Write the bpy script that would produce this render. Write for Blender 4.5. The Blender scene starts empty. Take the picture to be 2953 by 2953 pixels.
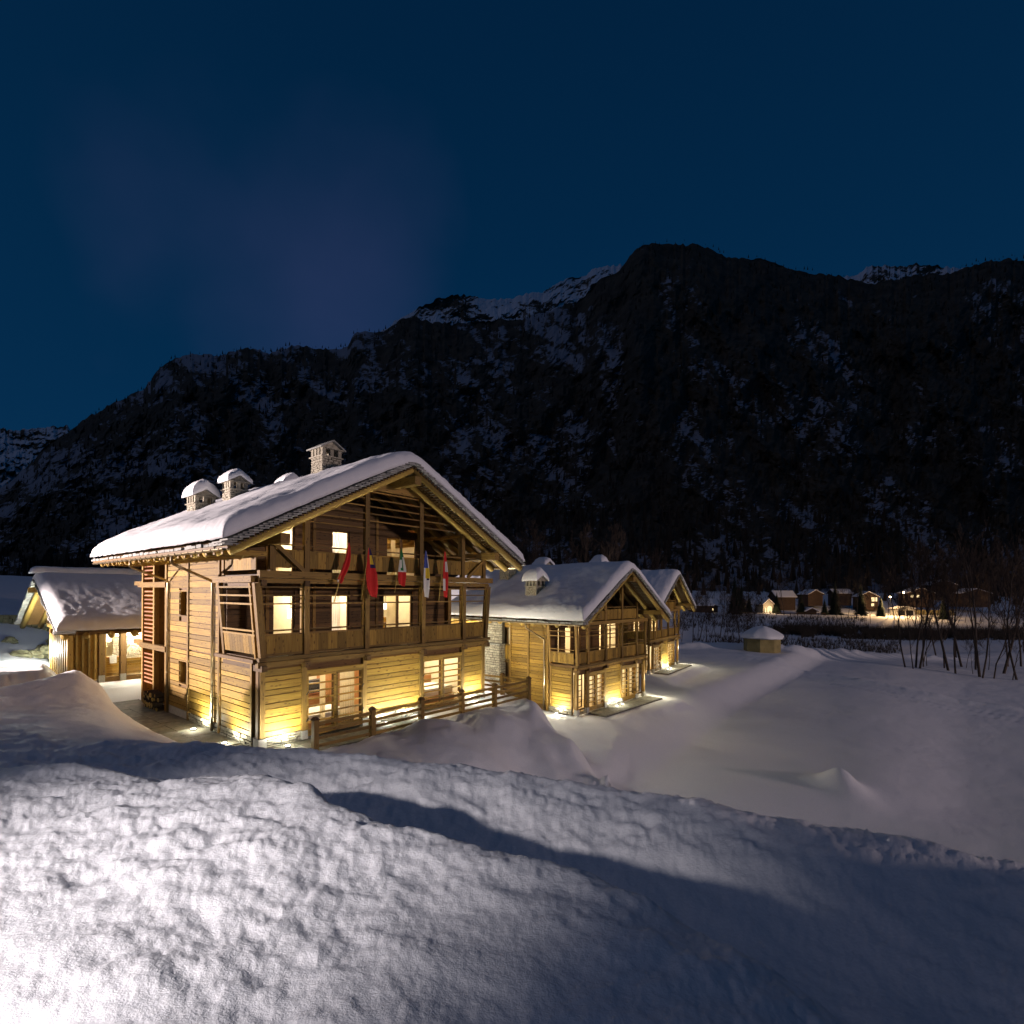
import bpy, math, random
import numpy as np
from mathutils import Vector, Matrix
R = random.Random(7)
S = bpy.context.scene
COL = S.collection
PI = math.pi
# ------------------------------------------------------------------ camera
F, CX, YH, HC = 1514.0, 1476.5, 1708.0, 5.33
ROLL = math.atan(18/3085.)
cam = bpy.data.objects.new('camera', bpy.data.cameras.new('camera')); COL.objects.link(cam)
cam.location = (0, 0, HC); cam.rotation_euler = (PI/2, -ROLL, 0)
cam.data.sensor_width = 36; cam.data.lens = 36*F/2953; cam.data.shift_y = (YH-1476.5)/2953
cam.data.clip_start = .05; cam.data.clip_end = 9000
S.camera = cam
S.view_settings.view_transform = 'Standard'; S.view_settings.look = 'None'
S.view_settings.exposure = 0; S.view_settings.gamma = 1
S.cycles.use_denoising = True
S.cycles.max_bounces = 6; S.cycles.diffuse_bounces = 3; S.cycles.transparent_max_bounces = 16
S.cycles.sample_clamp_indirect = 4
# ------------------------------------------------------------------ night sky
W = bpy.data.worlds.new('World'); S.world = W; W.use_nodes = True
nt = W.node_tree; N = nt.nodes; Lk = nt.links
bg = N['Background']; bg.inputs['Strength'].default_value = 1.0
tc = N.new('ShaderNodeTexCoord'); sep = N.new('ShaderNodeSeparateXYZ'); Lk.new(tc.outputs['Generated'], sep.inputs[0])
sky = N.new('ShaderNodeTexSky'); sky.sky_type = 'NISHITA'; sky.sun_disc = False
sky.sun_elevation = math.radians(15); sky.sun_rotation = math.radians(-115)
nz = N.new('ShaderNodeTexNoise'); nz.inputs['Scale'].default_value = 2.2; nz.inputs['Detail'].default_value = 4
Lk.new(tc.outputs['Generated'], nz.inputs['Vector'])
dt = N.new('ShaderNodeVectorMath'); dt.operation = 'DOT_PRODUCT'; dt.inputs[1].default_value = (-.363, .813, .46)
Lk.new(tc.outputs['Generated'], dt.inputs[0])
ad = N.new('ShaderNodeMath'); ad.operation = 'MULTIPLY_ADD'; ad.inputs[1].default_value = .16; Lk.new(nz.outputs['Fac'], ad.inputs[0]); Lk.new(dt.outputs['Value'], ad.inputs[2])
cr = N.new('ShaderNodeValToRGB'); e = cr.color_ramp.elements       # thin lit cloud left of the middle
e[0].position = .938; e[0].color = (.0004, .0235, .070, 1); e[1].position = .995; e[1].color = (.015, .035, .100, 1)
sc_ = N.new('ShaderNodeMath'); sc_.operation = 'MULTIPLY'; sc_.inputs[1].default_value = 1/1.12; Lk.new(ad.outputs[0], sc_.inputs[0]); Lk.new(sc_.outputs[0], cr.inputs[0])
gr = N.new('ShaderNodeValToRGB'); g = gr.color_ramp.elements      # brightness over height
g[0].position = .0; g[0].color = (1.35, 1.2, 1.2, 1); g[1].position = .85; g[1].color = (.55, .55, .6, 1)
Lk.new(sep.outputs['Z'], gr.inputs[0])
mu = N.new('ShaderNodeMix'); mu.data_type = 'RGBA'; mu.blend_type = 'MULTIPLY'; mu.inputs[0].default_value = 1
Lk.new(cr.outputs[0], mu.inputs[6]); Lk.new(gr.outputs[0], mu.inputs[7])
sm = N.new('ShaderNodeMix'); sm.data_type = 'RGBA'; sm.blend_type = 'ADD'; sm.inputs[0].default_value = .0006
Lk.new(mu.outputs[2], sm.inputs[6]); Lk.new(sky.outputs[0], sm.inputs[7]); Lk.new(sm.outputs[2], bg.inputs['Color'])

def lamp(name, kind, loc, power, color, radius=.1, aim=None, angle=None, blend=.5, parent=None):
    d = bpy.data.lights.new(name, kind); d.energy = power; d.color = color
    if kind in ('POINT', 'SPOT'): d.shadow_soft_size = radius
    o = bpy.data.objects.new(name, d); COL.objects.link(o); o.location = loc
    if kind == 'SPOT': d.spot_size = math.radians(angle); d.spot_blend = blend
    if aim is not None:
        o.rotation_euler = (Vector(aim)-Vector(loc)).to_track_quat('-Z', 'Y').to_euler()
    if parent: o.parent = parent
    return o
skyglow_sun = lamp('skyglow_sun', 'SUN', (0, 0, 300), .10, (1, .82, .84), aim=(0, 0, 0)); skyglow_sun.data.angle = math.radians(10)
skyglow_sun.rotation_euler = Vector((.6, .3, -.75)).to_track_quat('-Z', 'Y').to_euler()  # soft sun added to stand for the glow of the night sky
# lamp posts of the car park (beyond the frame) that light the snow and the long wall
lamp('parking_lamp', 'SPOT', (-38, 16.8, 6.4), 82000, (1, .82, .78), .2, aim=(-8, 24, 5), angle=75, blend=.5)
lamp('yard_lamp', 'SPOT', (-4.6, -2.0, 6.9), 3300, (1, .90, .90), .12, aim=(-2.9, 2.1, 3.6), angle=52, blend=1)
lamp('road_floodlight', 'POINT', (150, -44, 19.0), 290000, (1, .76, .72), 3.0)
# ------------------------------------------------------------------ materials
def newmat(name, rough=.8, spec=.3):
    m = bpy.data.materials.new(name); m.use_nodes = True
    b = m.node_tree.nodes['Principled BSDF']; b.inputs['Roughness'].default_value = rough
    b.inputs['Specular IOR Level'].default_value = spec
    return m, m.node_tree, b
def nn(t, kind, **kw):
    n = t.nodes.new('ShaderNode'+kind)
    for k, v in kw.items():
        if k in n.inputs: n.inputs[k].default_value = v
        else: setattr(n, k, v)
    return n
def ramp(t, src, stops):
    r = nn(t, 'ValToRGB'); el = r.color_ramp.elements
    while len(el) < len(stops): el.new(.5)
    for q, (p, c) in zip(el, stops): q.position = p; q.color = (*c, 1)
    t.links.new(src, r.inputs[0]); return r.outputs[0]
def mixc(t, a, b, f, mode='MIX'):
    m = nn(t, 'Mix', data_type='RGBA', blend_type=mode)
    for i, v in ((0, f), (6, a), (7, b)):
        if hasattr(v, 'is_linked'): t.links.new(v, m.inputs[i])
        else: m.inputs[i].default_value = v if i == 0 else (*v, 1)
    return m.outputs[2]
def wood(name, c1, c2, knots=True):
    m, t, b = newmat(name, .62, .25)
    tcn = nn(t, 'TexCoord'); oi = nn(t, 'ObjectInfo')
    off = nn(t, 'VectorMath', operation='SCALE'); t.links.new(oi.outputs['Random'], off.inputs['Scale']); off.inputs[0].default_value = (37, 91, 53)
    add = nn(t, 'VectorMath', operation='ADD'); t.links.new(tcn.outputs['Object'], add.inputs[0]); t.links.new(off.outputs[0], add.inputs[1])
    mp = nn(t, 'Mapping'); mp.inputs['Scale'].default_value = (1.1, 26, 26); t.links.new(add.outputs[0], mp.inputs[0])
    n1 = nn(t, 'TexNoise', Scale=1.0, Detail=4.0, Distortion=.6); t.links.new(mp.outputs[0], n1.inputs['Vector'])
    col = ramp(t, n1.outputs['Fac'], [(.3, c1), (.7, c2)])
    if knots:
        mk = nn(t, 'Mapping'); mk.inputs['Scale'].default_value = (3.2, 8, 8); t.links.new(add.outputs[0], mk.inputs[0])
        vo = nn(t, 'TexVoronoi', Scale=1.0, Randomness=1.0); t.links.new(mk.outputs[0], vo.inputs['Vector'])
        kf = ramp(t, vo.outputs['Distance'], [(.10, (.22, .14, .09)), (.26, (1, 1, 1))])
        col = mixc(t, col, kf, .8, 'MULTIPLY')
    rv = nn(t, 'MapRange'); rv.inputs['To Min'].default_value = .55; rv.inputs['To Max'].default_value = 1.25
    t.links.new(oi.outputs['Random'], rv.inputs[0])
    hs = nn(t, 'HueSaturation'); t.links.new(rv.outputs[0], hs.inputs['Value']); t.links.new(col, hs.inputs['Color'])
    t.links.new(hs.outputs[0], b.inputs['Base Color'])
    bp = nn(t, 'Bump', Strength=.35, Distance=.004); t.links.new(n1.outputs['Fac'], bp.inputs['Height']); t.links.new(bp.outputs[0], b.inputs['Normal'])
    return m
M_ = {}
M_['wood'] = wood('larch_wood', (.24, .135, .022), (.44, .275, .052))
M_['beam'] = wood('beam_wood', (.20, .115, .025), (.32, .195, .05))
M_['dark'] = wood('dark_and_shaded_wood', (.12, .065, .022), (.19, .108, .036))  # dark wood; on the recessed gallery boards it paints in their shade
M_['red'] = wood('red_brown_wood', (.36, .15, .06), (.46, .21, .09))
M_['log'] = wood('log_wood', (.34, .22, .05), (.50, .34, .085), False)
M_['cab'] = wood('cabinet_wood', (.5, .22, .08), (.62, .32, .12), False)
def plain(name, c, rough=.7, noise=0, scale=6, metal=0, spec=.3, bump=0):
    m, t, b = newmat(name, rough, spec); b.inputs['Metallic'].default_value = metal
    tcn = nn(t, 'TexCoord'); n1 = nn(t, 'TexNoise', Scale=float(scale), Detail=5.0); t.links.new(tcn.outputs['Object'], n1.inputs['Vector'])
    lo = tuple(x*(1-noise) for x in c); hi = tuple(min(1, x*(1+noise)) for x in c)
    oi = nn(t, 'ObjectInfo'); col = ramp(t, n1.outputs['Fac'], [(.3, lo), (.7, hi)])
    rv = nn(t, 'MapRange'); rv.inputs['To Min'].default_value = 1-noise*.6; rv.inputs['To Max'].default_value = 1+noise*.5
    t.links.new(oi.outputs['Random'], rv.inputs[0])
    hs = nn(t, 'HueSaturation'); t.links.new(rv.outputs[0], hs.inputs['Value']); t.links.new(col, hs.inputs['Color'])
    t.links.new(hs.outputs[0], b.inputs['Base Color'])
    if bump:
        bp = nn(t, 'Bump', Strength=.6, Distance=bump); t.links.new(n1.outputs['Fac'], bp.inputs['Height']); t.links.new(bp.outputs[0], b.inputs['Normal'])
    return m
M_['stone'] = plain('stone', (.34, .31, .24), .9, .35, 9, bump=.02)
M_['slate'] = plain('slate', (.33, .33, .30), .7, .35, 7, bump=.01)
M_['paving'] = plain('paving_stone', (.20, .19, .15), .8, .3, 5, bump=.008)
M_['mortar'] = plain('mortar', (.10, .09, .07), .95, .2, 20)
M_['concrete'] = plain('concrete', (.45, .44, .40), .85, .15, 12)
M_['copper'] = plain('gutter_metal', (.42, .33, .2), .3, .15, 5, metal=.85, spec=.5)
M_['steel'] = plain('dark_steel', (.05, .05, .05), .4, .1, 5, metal=.6)
M_['plaster'] = plain('cream_plaster', (.78, .70, .52), .9, .05, 3)
M_['floor'] = plain('floor_boards', (.5, .36, .18), .5, .2, 3)
M_['cloth'] = plain('curtain_cloth', (.75, .66, .45), .9, .06, 9)
M_['sheer'] = None
M_['linen'] = plain('white_linen', (.8, .76, .68), .9, .05, 9)
M_['bark'] = plain('bark', (.05, .038, .03), .9, .3, 9)
M_['twig'] = plain('twigs', (.055, .038, .028), .9, .3, 9)
M_['forest'] = plain('forest_wood', (.03, .025, .02), .95, .3, 9)
M_['needle'] = plain('spruce_needles', (.018, .028, .016), .9, .4, 2)
M_['hutwall'] = plain('ochre_render', (.30, .24, .10), .9, .25, 1.2)
M_['village'] = plain('village_wall', (.07, .045, .03), .9, .25, 1)
M_['reddish'] = plain('red_cloth', (.62, .03, .025), .8, .08, 9)
M_['rock'] = plain('rock_face', (.20, .19, .11), .95, .5, 2.2, bump=.12)
def sheer(name, c):
    m = bpy.data.materials.new(name); m.use_nodes = True; t = m.node_tree; t.nodes.clear()
    a = nn(t, 'BsdfDiffuse'); b = nn(t, 'BsdfTranslucent'); a.inputs[0].default_value = (*c, 1); b.inputs[0].default_value = (*c, 1); mx = nn(t, 'MixShader'); mx.inputs[0].default_value = .62
    o = nn(t, 'OutputMaterial'); t.links.new(a.outputs[0], mx.inputs[1]); t.links.new(b.outputs[0], mx.inputs[2]); t.links.new(mx.outputs[0], o.inputs[0]); return m
M_['cloth'] = sheer('curtain_cloth', (.80, .70, .46)); M_['sheer'] = sheer('sheer_curtain', (.86, .82, .74))
def emis(name, c, s):
    m = bpy.data.materials.new(name); m.use_nodes = True; t = m.node_tree; t.nodes.clear()
    e_ = nn(t, 'Emission', Strength=float(s)); e_.inputs[0].default_value = (*c, 1); o = nn(t, 'OutputMaterial'); t.links.new(e_.outputs[0], o.inputs[0]); return m
M_['glow'] = emis('lamp_lens', (1, .98, .85), 14)
M_['shade'] = emis('lit_lamp_shade', (1, .86, .6), 5.0)
M_['lantern'] = emis('street_lantern_glass', (1, .72, .34), 60)
M_['winlit'] = emis('lit_window_glass', (1, .75, .38), 1.6)
def glass():
    m = bpy.data.materials.new('window_glass'); m.use_nodes = True; t = m.node_tree; t.nodes.clear()
    a = nn(t, 'BsdfTransparent'); b = nn(t, 'BsdfGlossy', Roughness=.02); mx = nn(t, 'MixShader'); mx.inputs[0].default_value = .05
    o = nn(t, 'OutputMaterial'); t.links.new(a.outputs[0], mx.inputs[1]); t.links.new(b.outputs[0], mx.inputs[2]); t.links.new(mx.outputs[0], o.inputs[0]); return m
M_['glass'] = glass()
def snowmat(name, sc=1.0, strength=.5):
    m, t, b = newmat(name, .75, .25)
    tcn = nn(t, 'TexCoord')
    n1 = nn(t, 'TexNoise', Scale=2.2*sc, Detail=6.0, Roughness=.6); n2 = nn(t, 'TexNoise', Scale=26.0*sc, Detail=4.0, Roughness=.65); n3 = nn(t, 'TexNoise', Scale=120.0*sc, Detail=2.0)
    for n in (n1, n2, n3): t.links.new(tcn.outputs['Object'], n.inputs['Vector'])
    col = ramp(t, n2.outputs['Fac'], [(.3, (.74, .75, .78)), (.7, (.86, .86, .87))]); t.links.new(col, b.inputs['Base Color'])
    m1 = nn(t, 'Math', operation='MULTIPLY_ADD'); m1.inputs[1].default_value = .35; t.links.new(n2.outputs['Fac'], m1.inputs[0]); t.links.new(n1.outputs['Fac'], m1.inputs[2])
    m2 = nn(t, 'Math', operation='MULTIPLY_ADD'); m2.inputs[1].default_value = .10; t.links.new(n3.outputs['Fac'], m2.inputs[0]); t.links.new(m1.outputs[0], m2.inputs[2])
    bp = nn(t, 'Bump', Strength=float(strength), Distance=.06/sc); t.links.new(m2.outputs[0], bp.inputs['Height']); t.links.new(bp.outputs[0], b.inputs['Normal'])
    return m
M_['snow'] = snowmat('snow', 1.0, .42)
M_['roofsnow'] = snowmat('roof_snow', 1.6, .42)
# ------------------------------------------------------------------ builders
def link(o, parent=None, **props):
    COL.objects.link(o)
    if parent is not None: o.parent = parent
    for k, v in props.items(): o[k] = v
    return o
def mesh(name, verts, faces, mat, smooth=False):
    me = bpy.data.meshes.new(name); me.from_pydata([tuple(v) for v in verts], [], faces)
    me.materials.append(M_[mat] if isinstance(mat, str) else mat)
    if smooth: me.polygons.foreach_set('use_smooth', [True]*len(me.polygons))
    me.update(); return me
class MB:
    def __init__(s): s.v = []; s.f = []
    def box(s, a, b):
        i = len(s.v); (x0, y0, z0), (x1, y1, z1) = a, b
        s.v += [(x0,y0,z0),(x1,y0,z0),(x1,y1,z0),(x0,y1,z0),(x0,y0,z1),(x1,y0,z1),(x1,y1,z1),(x0,y1,z1)]
        s.f += [(i,i+3,i+2,i+1),(i+4,i+5,i+6,i+7),(i,i+1,i+5,i+4),(i+1,i+2,i+6,i+5),(i+2,i+3,i+7,i+6),(i+3,i,i+4,i+7)]
        return s
    def hexa(s, p):
        i = len(s.v); s.v += [tuple(q) for q in p]
        s.f += [(i,i+3,i+2,i+1),(i+4,i+5,i+6,i+7),(i,i+1,i+5,i+4),(i+1,i+2,i+6,i+5),(i+2,i+3,i+7,i+6),(i+3,i,i+4,i+7)]; return s
    def tube(s, pts, rad, n=6, cap=True):
        pts = [Vector(p) for p in pts]; rings = []
        if not hasattr(rad, '__len__'): rad = [rad]*len(pts)
        for k, p in enumerate(pts):
            d = (pts[min(k+1, len(pts)-1)]-pts[max(k-1, 0)]).normalized()
            a = d.orthogonal().normalized() if abs(d.z) < .99 else Vector((1, 0, 0)); a = (a-d*a.dot(d)).normalized()
            if abs(d.z) < .99: a = d.cross(Vector((0, 0, 1))).normalized()
            b = d.cross(a); i = len(s.v)
            s.v += [tuple(p+(a*math.cos(2*PI*j/n)+b*math.sin(2*PI*j/n))*rad[k]) for j in range(n)]; rings.append(i)
        for i, j in zip(rings, rings[1:]):
            s.f += [(i+k, i+(k+1) % n, j+(k+1) % n, j+k) for k in range(n)]
        if cap:
            s.f += [tuple(rings[0]+k for k in range(n))[::-1], tuple(rings[-1]+k for k in range(n))]
        return s
    def build(s, name, mat, parent=None, smooth=False, **props):
        return link(bpy.data.objects.new(name, mesh(name, s.v, s.f, mat, smooth)), parent, **props)
_bc = {}
def unit(L, w, t, mat):
    k = (round(L, 2), round(w, 2), round(t, 3), mat)
    if k not in _bc:
        b = MB().box((-k[0]/2, -k[1]/2, -k[2]/2), (k[0]/2, k[1]/2, k[2]/2)); _bc[k] = mesh('plank_mesh', b.v, b.f, mat)
    return _bc[k]
def bar(name, parent, p0, p1, w, t, mat='wood', up=(0, 0, 1)):
    """board from p0 to p1; w = size along up, t = size across"""
    p0, p1 = Vector(p0), Vector(p1); d = p1-p0; L = d.length; x = d/L; u = Vector(up); y = (u-x*u.dot(x)).normalized(); z = x.cross(y)
    o = bpy.data.objects.new(name, unit(L, w, t, mat))
    m = Matrix((x, y, z)).transposed().to_4x4(); m.translation = (p0+p1)/2; o.matrix_basis = m
    return link(o, parent)
def bx(name, parent, a, b, mat='wood'):
    """axis aligned board, grain along its longest side"""
    a, b = Vector(a), Vector(b); c = (a+b)/2; d = b-a; k = max(range(3), key=lambda i: abs(d[i]))
    e_ = Vector((0, 0, 0)); e_[k] = abs(d[k])/2
    o = [i for i in range(3) if i != k]; up = Vector((0, 0, 0)); up[o[1]] = 1
    return bar(name, parent, c-e_, c+e_, abs(d[o[1]]), abs(d[o[0]]), mat, up)
def thing(name, label, cat, loc=(0, 0, 0), rz=0, group=None):
    o = bpy.data.objects.new(name, None); o.empty_display_size = .3
    link(o, None, label=label, category=cat); o.location = loc; o.rotation_euler = (0, 0, rz)
    if group: o['group'] = group
    return o
def tag(o, label, cat, group=None):
    o['label'] = label; o['category'] = cat
    if group: o['group'] = group
    return o
def dup(root, loc, rz=None, label=None, scale=None):
    r = root.copy(); COL.objects.link(r); r.location = loc
    if rz is not None: r.rotation_euler = (0, 0, rz)
    if label: r['label'] = label
    if scale: r.scale = (scale,)*3
    for c in list(root.children):
        k = c.copy(); COL.objects.link(k); k.parent = r
        for q in list(c.children):
            h = q.copy(); COL.objects.link(h); h.parent = k
    return r
# value noise
_rng = np.random.RandomState(3); _P = _rng.rand(256, 256)
def vnoise(x, y):
    xi = np.floor(x).astype(int); yi = np.floor(y).astype(int); fx = x-xi; fy = y-yi
    fx = fx*fx*(3-2*fx); fy = fy*fy*(3-2*fy); g_ = lambda a, b: _P[a % 256, b % 256]
    return (g_(xi, yi)*(1-fx)+g_(xi+1, yi)*fx)*(1-fy)+(g_(xi, yi+1)*(1-fx)+g_(xi+1, yi+1)*fx)*fy
def fbm(x, y, o=5, r=.5):
    s_ = 0; a = 1; t = 0
    for k in range(o): s_ = s_+a*vnoise(x+17*k, y+31*k); t += a; a *= r; x = x*2.03; y = y*2.01
    return s_/t
def horizon(px): return YH+(px-CX)*(18/3085.)
def pix(px, py, Y):
    dx, dy = px-CX, py-YH; c, s_ = math.cos(ROLL), math.sin(ROLL)
    return Vector(((c*dx+s_*dy)/F*Y, Y, HC-(-s_*dx+c*dy)/F*Y))
def gridmesh(name, X, Y, Z, mat, attr=None, **props):
    n, m = X.shape
    me = bpy.data.meshes.new(name); v = np.stack([X, Y, Z], -1).reshape(-1, 3)
    i = np.arange(n*m).reshape(n, m); q = np.stack([i[:-1, :-1], i[:-1, 1:], i[1:, 1:], i[1:, :-1]], -1).reshape(-1, 4)
    me.vertices.add(len(v)); me.vertices.foreach_set('co', v.ravel().astype(np.float32))
    me.loops.add(q.size); me.loops.foreach_set('vertex_index', q.ravel().astype(np.int32))
    me.polygons.add(len(q)); me.polygons.foreach_set('loop_start', np.arange(0, q.size, 4, dtype=np.int32))
    me.polygons.foreach_set('use_smooth', np.full(len(q), attr is None)); me.update(calc_edges=True); me.validate()
    if attr is not None:
        a = me.attributes.new('snowmask', 'FLOAT', 'POINT'); a.data.foreach_set('value', attr.ravel().astype(np.float32))
    me.materials.append(mat)
    return link(bpy.data.objects.new(name, me), None, **props)
# ------------------------------------------------------------------ frames of the buildings
A1 = math.atan2(1514, 1249); C1 = Vector((-8.52, 17.73, 0))
A2 = math.atan2(1514, 1368); C2 = Vector((3.94, 32.0, -2.15))
A3 = math.atan2(1514, 1040); P3 = Vector((17.07, 54.0, -1.92)); C3 = P3-8.5*Vector((math.cos(A3), math.sin(A3), 0))
A4 = A1; C4 = Vector((-23.68, 30.3, .1))
def local(X, Y, C, a):
    dx, dy = X-C[0], Y-C[1]; return dx*np.cos(a)+dy*np.sin(a), -dx*np.sin(a)+dy*np.cos(a)
def world(C, a, u, v, z=0):
    return Vector((C[0]+u*math.cos(a)-v*math.sin(a), C[1]+u*math.sin(a)+v*math.cos(a), C[2]+z))
# ------------------------------------------------------------------ terrain (heights at distance Y, per bearing)
def yp(Y, py, px): return HC-(py-horizon(px))/F*Y
COLS = {
 -2600: [(1.1,3.9),(5,3.6),(12,3.0),(20,2.2),(33,2.0),(45,3.5),(100,5),(330,14)],
 -1500: [(1.1,3.9),(5,4.0),(9,5.0),(12,5.3),(16,4.6),(24,2.6),(33,2.0),(45,3.5),(100,5),(330,14)],  # unseen heap added to keep lamp light off the lower long wall
 -900: [(1.1,3.85),(5,3.8),(9,4.2),(13,4.6),(17,4.2),(24,2.4),(33,1.6),(45,3.8),(100,5),(330,14)],
 -300: [(1.1,3.79),(3,3.73),(4.1,3.68),(5.5,3.55),(7,3.2),(10,3.1),(16,3.6),(19.5,4.2),(22.5,3.2),(26,1.6),(30,1.0),(36,1.2),(46,4.0),(60,4.6),(100,5),(330,14)],  # ridge raised out of view to throw shade on the lower wall
 0: [(1.1,3.79),(3,3.73),(4.1,3.68),('p',5.3,2205),(6.6,2.95),('p',8.6,2152),('p',12,2085),('p',16,2022),('p',21,1956),(24.5,1.25),('p',28,1925),(31,0.9),(36,1.4),('p',46,1752),(60,4.4),(100,5),(330,14)],
 120: [(1.1,3.79),(3,3.73),(4.1,3.68),('p',5.3,2196),(6.6,2.95),('p',8.6,2150),('p',12,2088),('p',16,2018),('p',21,1936),(24,1.2),('p',28,1912),(31,0.6),(36,0.9),('p',46,1765),(60,4.0),(100,5),(330,13)],
 205: [(1.1,3.79),(3,3.73),(4.1,3.68),('p',5.3,2194),(6.5,2.95),('p',8.6,2152),('p',12,2095),('p',16,2025),('p',21,1927),(24,0.9),(28,0.1),(34,0.1),(45,1.5),(60,2.5),(100,5),(330,12)],
 290: [(1.1,3.79),(3,3.73),(4.1,3.68),('p',5.2,2206),(6.4,2.9),('p',8.5,2156),('p',12,2105),('p',16,2050),('p',20,1975),(22.5,0.7),(25,0.1),(34,0.1),(60,1.5),(100,4),(330,12)],
 350: [(1.1,3.79),(3,3.73),(4.1,3.68),('p',5.2,2214),(6.4,2.85),('p',8.4,2160),('p',12,2120),('p',16,2085),('p',18.5,2048),(20.5,0.35),(23,0.05),(34,0.1),(60,1),(100,4),(330,12)],
 466: [(1.1,3.79),(3,3.73),(4.1,3.68),('p',5.1,2228),(6.3,2.8),('p',8.3,2164),(11,2.05),(14,1.25),('p',16.5,2125),(18.2,0.3),(20,-0.1),(34,0),(60,1),(100,4),(330,12)],
 640: [(1.1,3.78),(3,3.72),(4,3.7),('p',5,2225),(6.2,2.85),('p',8.2,2174),(10.5,2.0),(13,1.0),(15,0.4),(16.6,0.0),(19,-0.1),(34,0),(100,3),(330,10)],
 760: [(1.1,3.78),(3,3.72),(4,3.7),('p',4.9,2222),(6.1,2.8),('p',8.1,2181),(10.5,1.8),(13,0.8),(15,0.3),(16.2,0.0),(19,-0.1),(34,0),(100,3),(330,10)],
 890: [(1.1,3.78),(2.6,3.73),(3.5,3.72),('p',4.3,2275),(5.9,2.7),('p',8.0,2186),(10.5,1.7),(13,0.7),(15.2,0.25),(17,0.1),(20,-0.1),(34,0),(100,2),(330,10)],
 1014: [(1.1,3.78),(2.3,3.73),(3.1,3.7),('p',3.8,2360),(5.5,2.6),('p',7.9,2192),(10.5,1.5),(13,0.6),(15.5,0.25),(17.8,0.12),(20,-0.05),(34,0),(100,1.5),(330,10)],
 1240: [(1.1,3.76),(2.2,3.72),(2.9,3.69),('p',3.5,2423),(5.3,2.45),('p',7.8,2213),(10.5,1.1),(13,0.2),(15.5,-0.05),(18,0.18),(20.3,0.3),(22,-0.05),(34,0),(100,1),(330,10)],
 1420: [(1.1,3.75),(2.1,3.71),(2.7,3.69),('p',3.3,2476),(5.2,2.35),('p',7.8,2240),(10.5,0.6),(13.5,-0.6),(16,-0.7),(19,-0.25),(22.5,0.1),(24.5,0.05),(28,-0.3),(34,-0.9),(60,-1),(100,0),(330,10)],
 1530: [(1.1,3.74),(2.0,3.71),(2.6,3.69),('p',3.2,2498),(5.2,2.3),('p',7.7,2253),(10.5,0.4),(13.5,-1.2),(17,-1.45),(20,-0.85),(23.5,-0.2),(26,0.02),(27.5,-1.0),(29.5,-1.9),(34,-2.1),(60,-1.5),(100,-1),(330,10)],
 1640: [(1.1,3.74),(2.0,3.71),(2.5,3.69),('p',3.1,2525),(5.2,2.25),('p',7.65,2269),(10.5,0.2),(13.5,-1.7),(17,-1.75),(19.5,-1.15),(21.8,-0.72),(23.2,-1.2),(25.5,-2.3),(30,-2.25),(33,-2.2),(60,-2),(100,-1),(330,10)],
 1750: [(1.1,3.73),(2.0,3.71),(2.5,3.69),(3.0,3.64),(5.2,2.2),('p',7.6,2286),(10.5,0.0),(13.5,-2.0),(16,-2.2),(17.8,-1.75),(19,-1.3),(20.2,-2.2),(22.5,-2.95),(27,-2.65),(31,-2.3),(34,-2.15),(60,-2),(100,-2),(330,9)],
 1810: [(1.1,3.73),(1.9,3.71),(2.4,3.69),(2.9,3.64),(5.1,2.18),('p',7.55,2290),(10.5,-0.1),(13.5,-2.3),(17,-3.0),(19,-3.2),(22.5,-3.2),(27,-2.75),(31,-2.4),(34,-2.2),(60,-2),(100,-2),(330,9)],
 1990: [(1.1,3.72),(1.8,3.7),(2.2,3.68),(2.7,3.6),(5.0,2.1),('p',7.4,2311),(10.5,-0.3),(13.5,-2.6),(17,-3.5),(23,-3.65),(26.5,-3.62),(28.6,-3.52),(32,-2.55),(36,-2.2),(45,-2.05),(60,-1.95),(76,-1.95),(80,-2.6),(88,-4.5),(140,-5.6),(170,-5.3),(225,-3.2),(250,-2.6),(330,7)],
 2150: [(1.1,3.72),(1.7,3.7),(2.0,3.68),(2.5,3.58),(4.9,2.05),('p',7.2,2344),(10,-0.3),(13.5,-2.8),(17,-3.7),(23,-3.8),(38,-3.8),(41,-3.72),(46,-2.55),(52,-2.3),(60,-2.25),(76,-2.2),(81,-3.0),(90,-5.0),(145,-6),(172,-5.5),(225,-3.6),(250,-2.9),(330,7)],
 2320: [(1.1,3.7),(1.5,3.68),(1.8,3.66),(2.3,3.55),(4.8,2.0),('p',7.0,2374),(10,-0.5),(13.5,-3.0),(17,-3.9),(23,-4.0),(58,-4.05),(63,-3.95),(69,-2.95),(78,-2.8),(83,-4.0),(92,-5.6),(150,-6.4),(175,-5.8),(230,-4.0),(255,-3.2),(330,7)],
 2650: [(1.1,3.66),(1.4,3.63),(1.9,3.5),(4.5,2.0),('p',6.7,2439),(9.5,-0.6),(13,-3.0),(17,-4.1),(24,-4.3),(60,-4.45),(76,-4.35),(86,-4.35),(96,-5.6),(150,-7),(185,-6.3),(232,-4.6),(258,-3.8),(330,6)],
 2953: [(1.1,3.55),(1.6,3.4),(4.3,1.95),('p',6.4,2511),(9,-0.7),(13,-3.1),(17,-4.3),(30,-4.6),(60,-4.7),(92,-4.75),(108,-6),(190,-7),(240,-5.3),(270,-4.2),(330,5)],
 5600: [(1.1,3.2),(3,2.3),(6.2,1.6),(9,-.7),(13,-3.1),(17,-4.3),(30,-4.6),(60,-4.8),(92,-5),(108,-6),(190,-7),(240,-5.3),(270,-4.2),(330,5)]}
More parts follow.
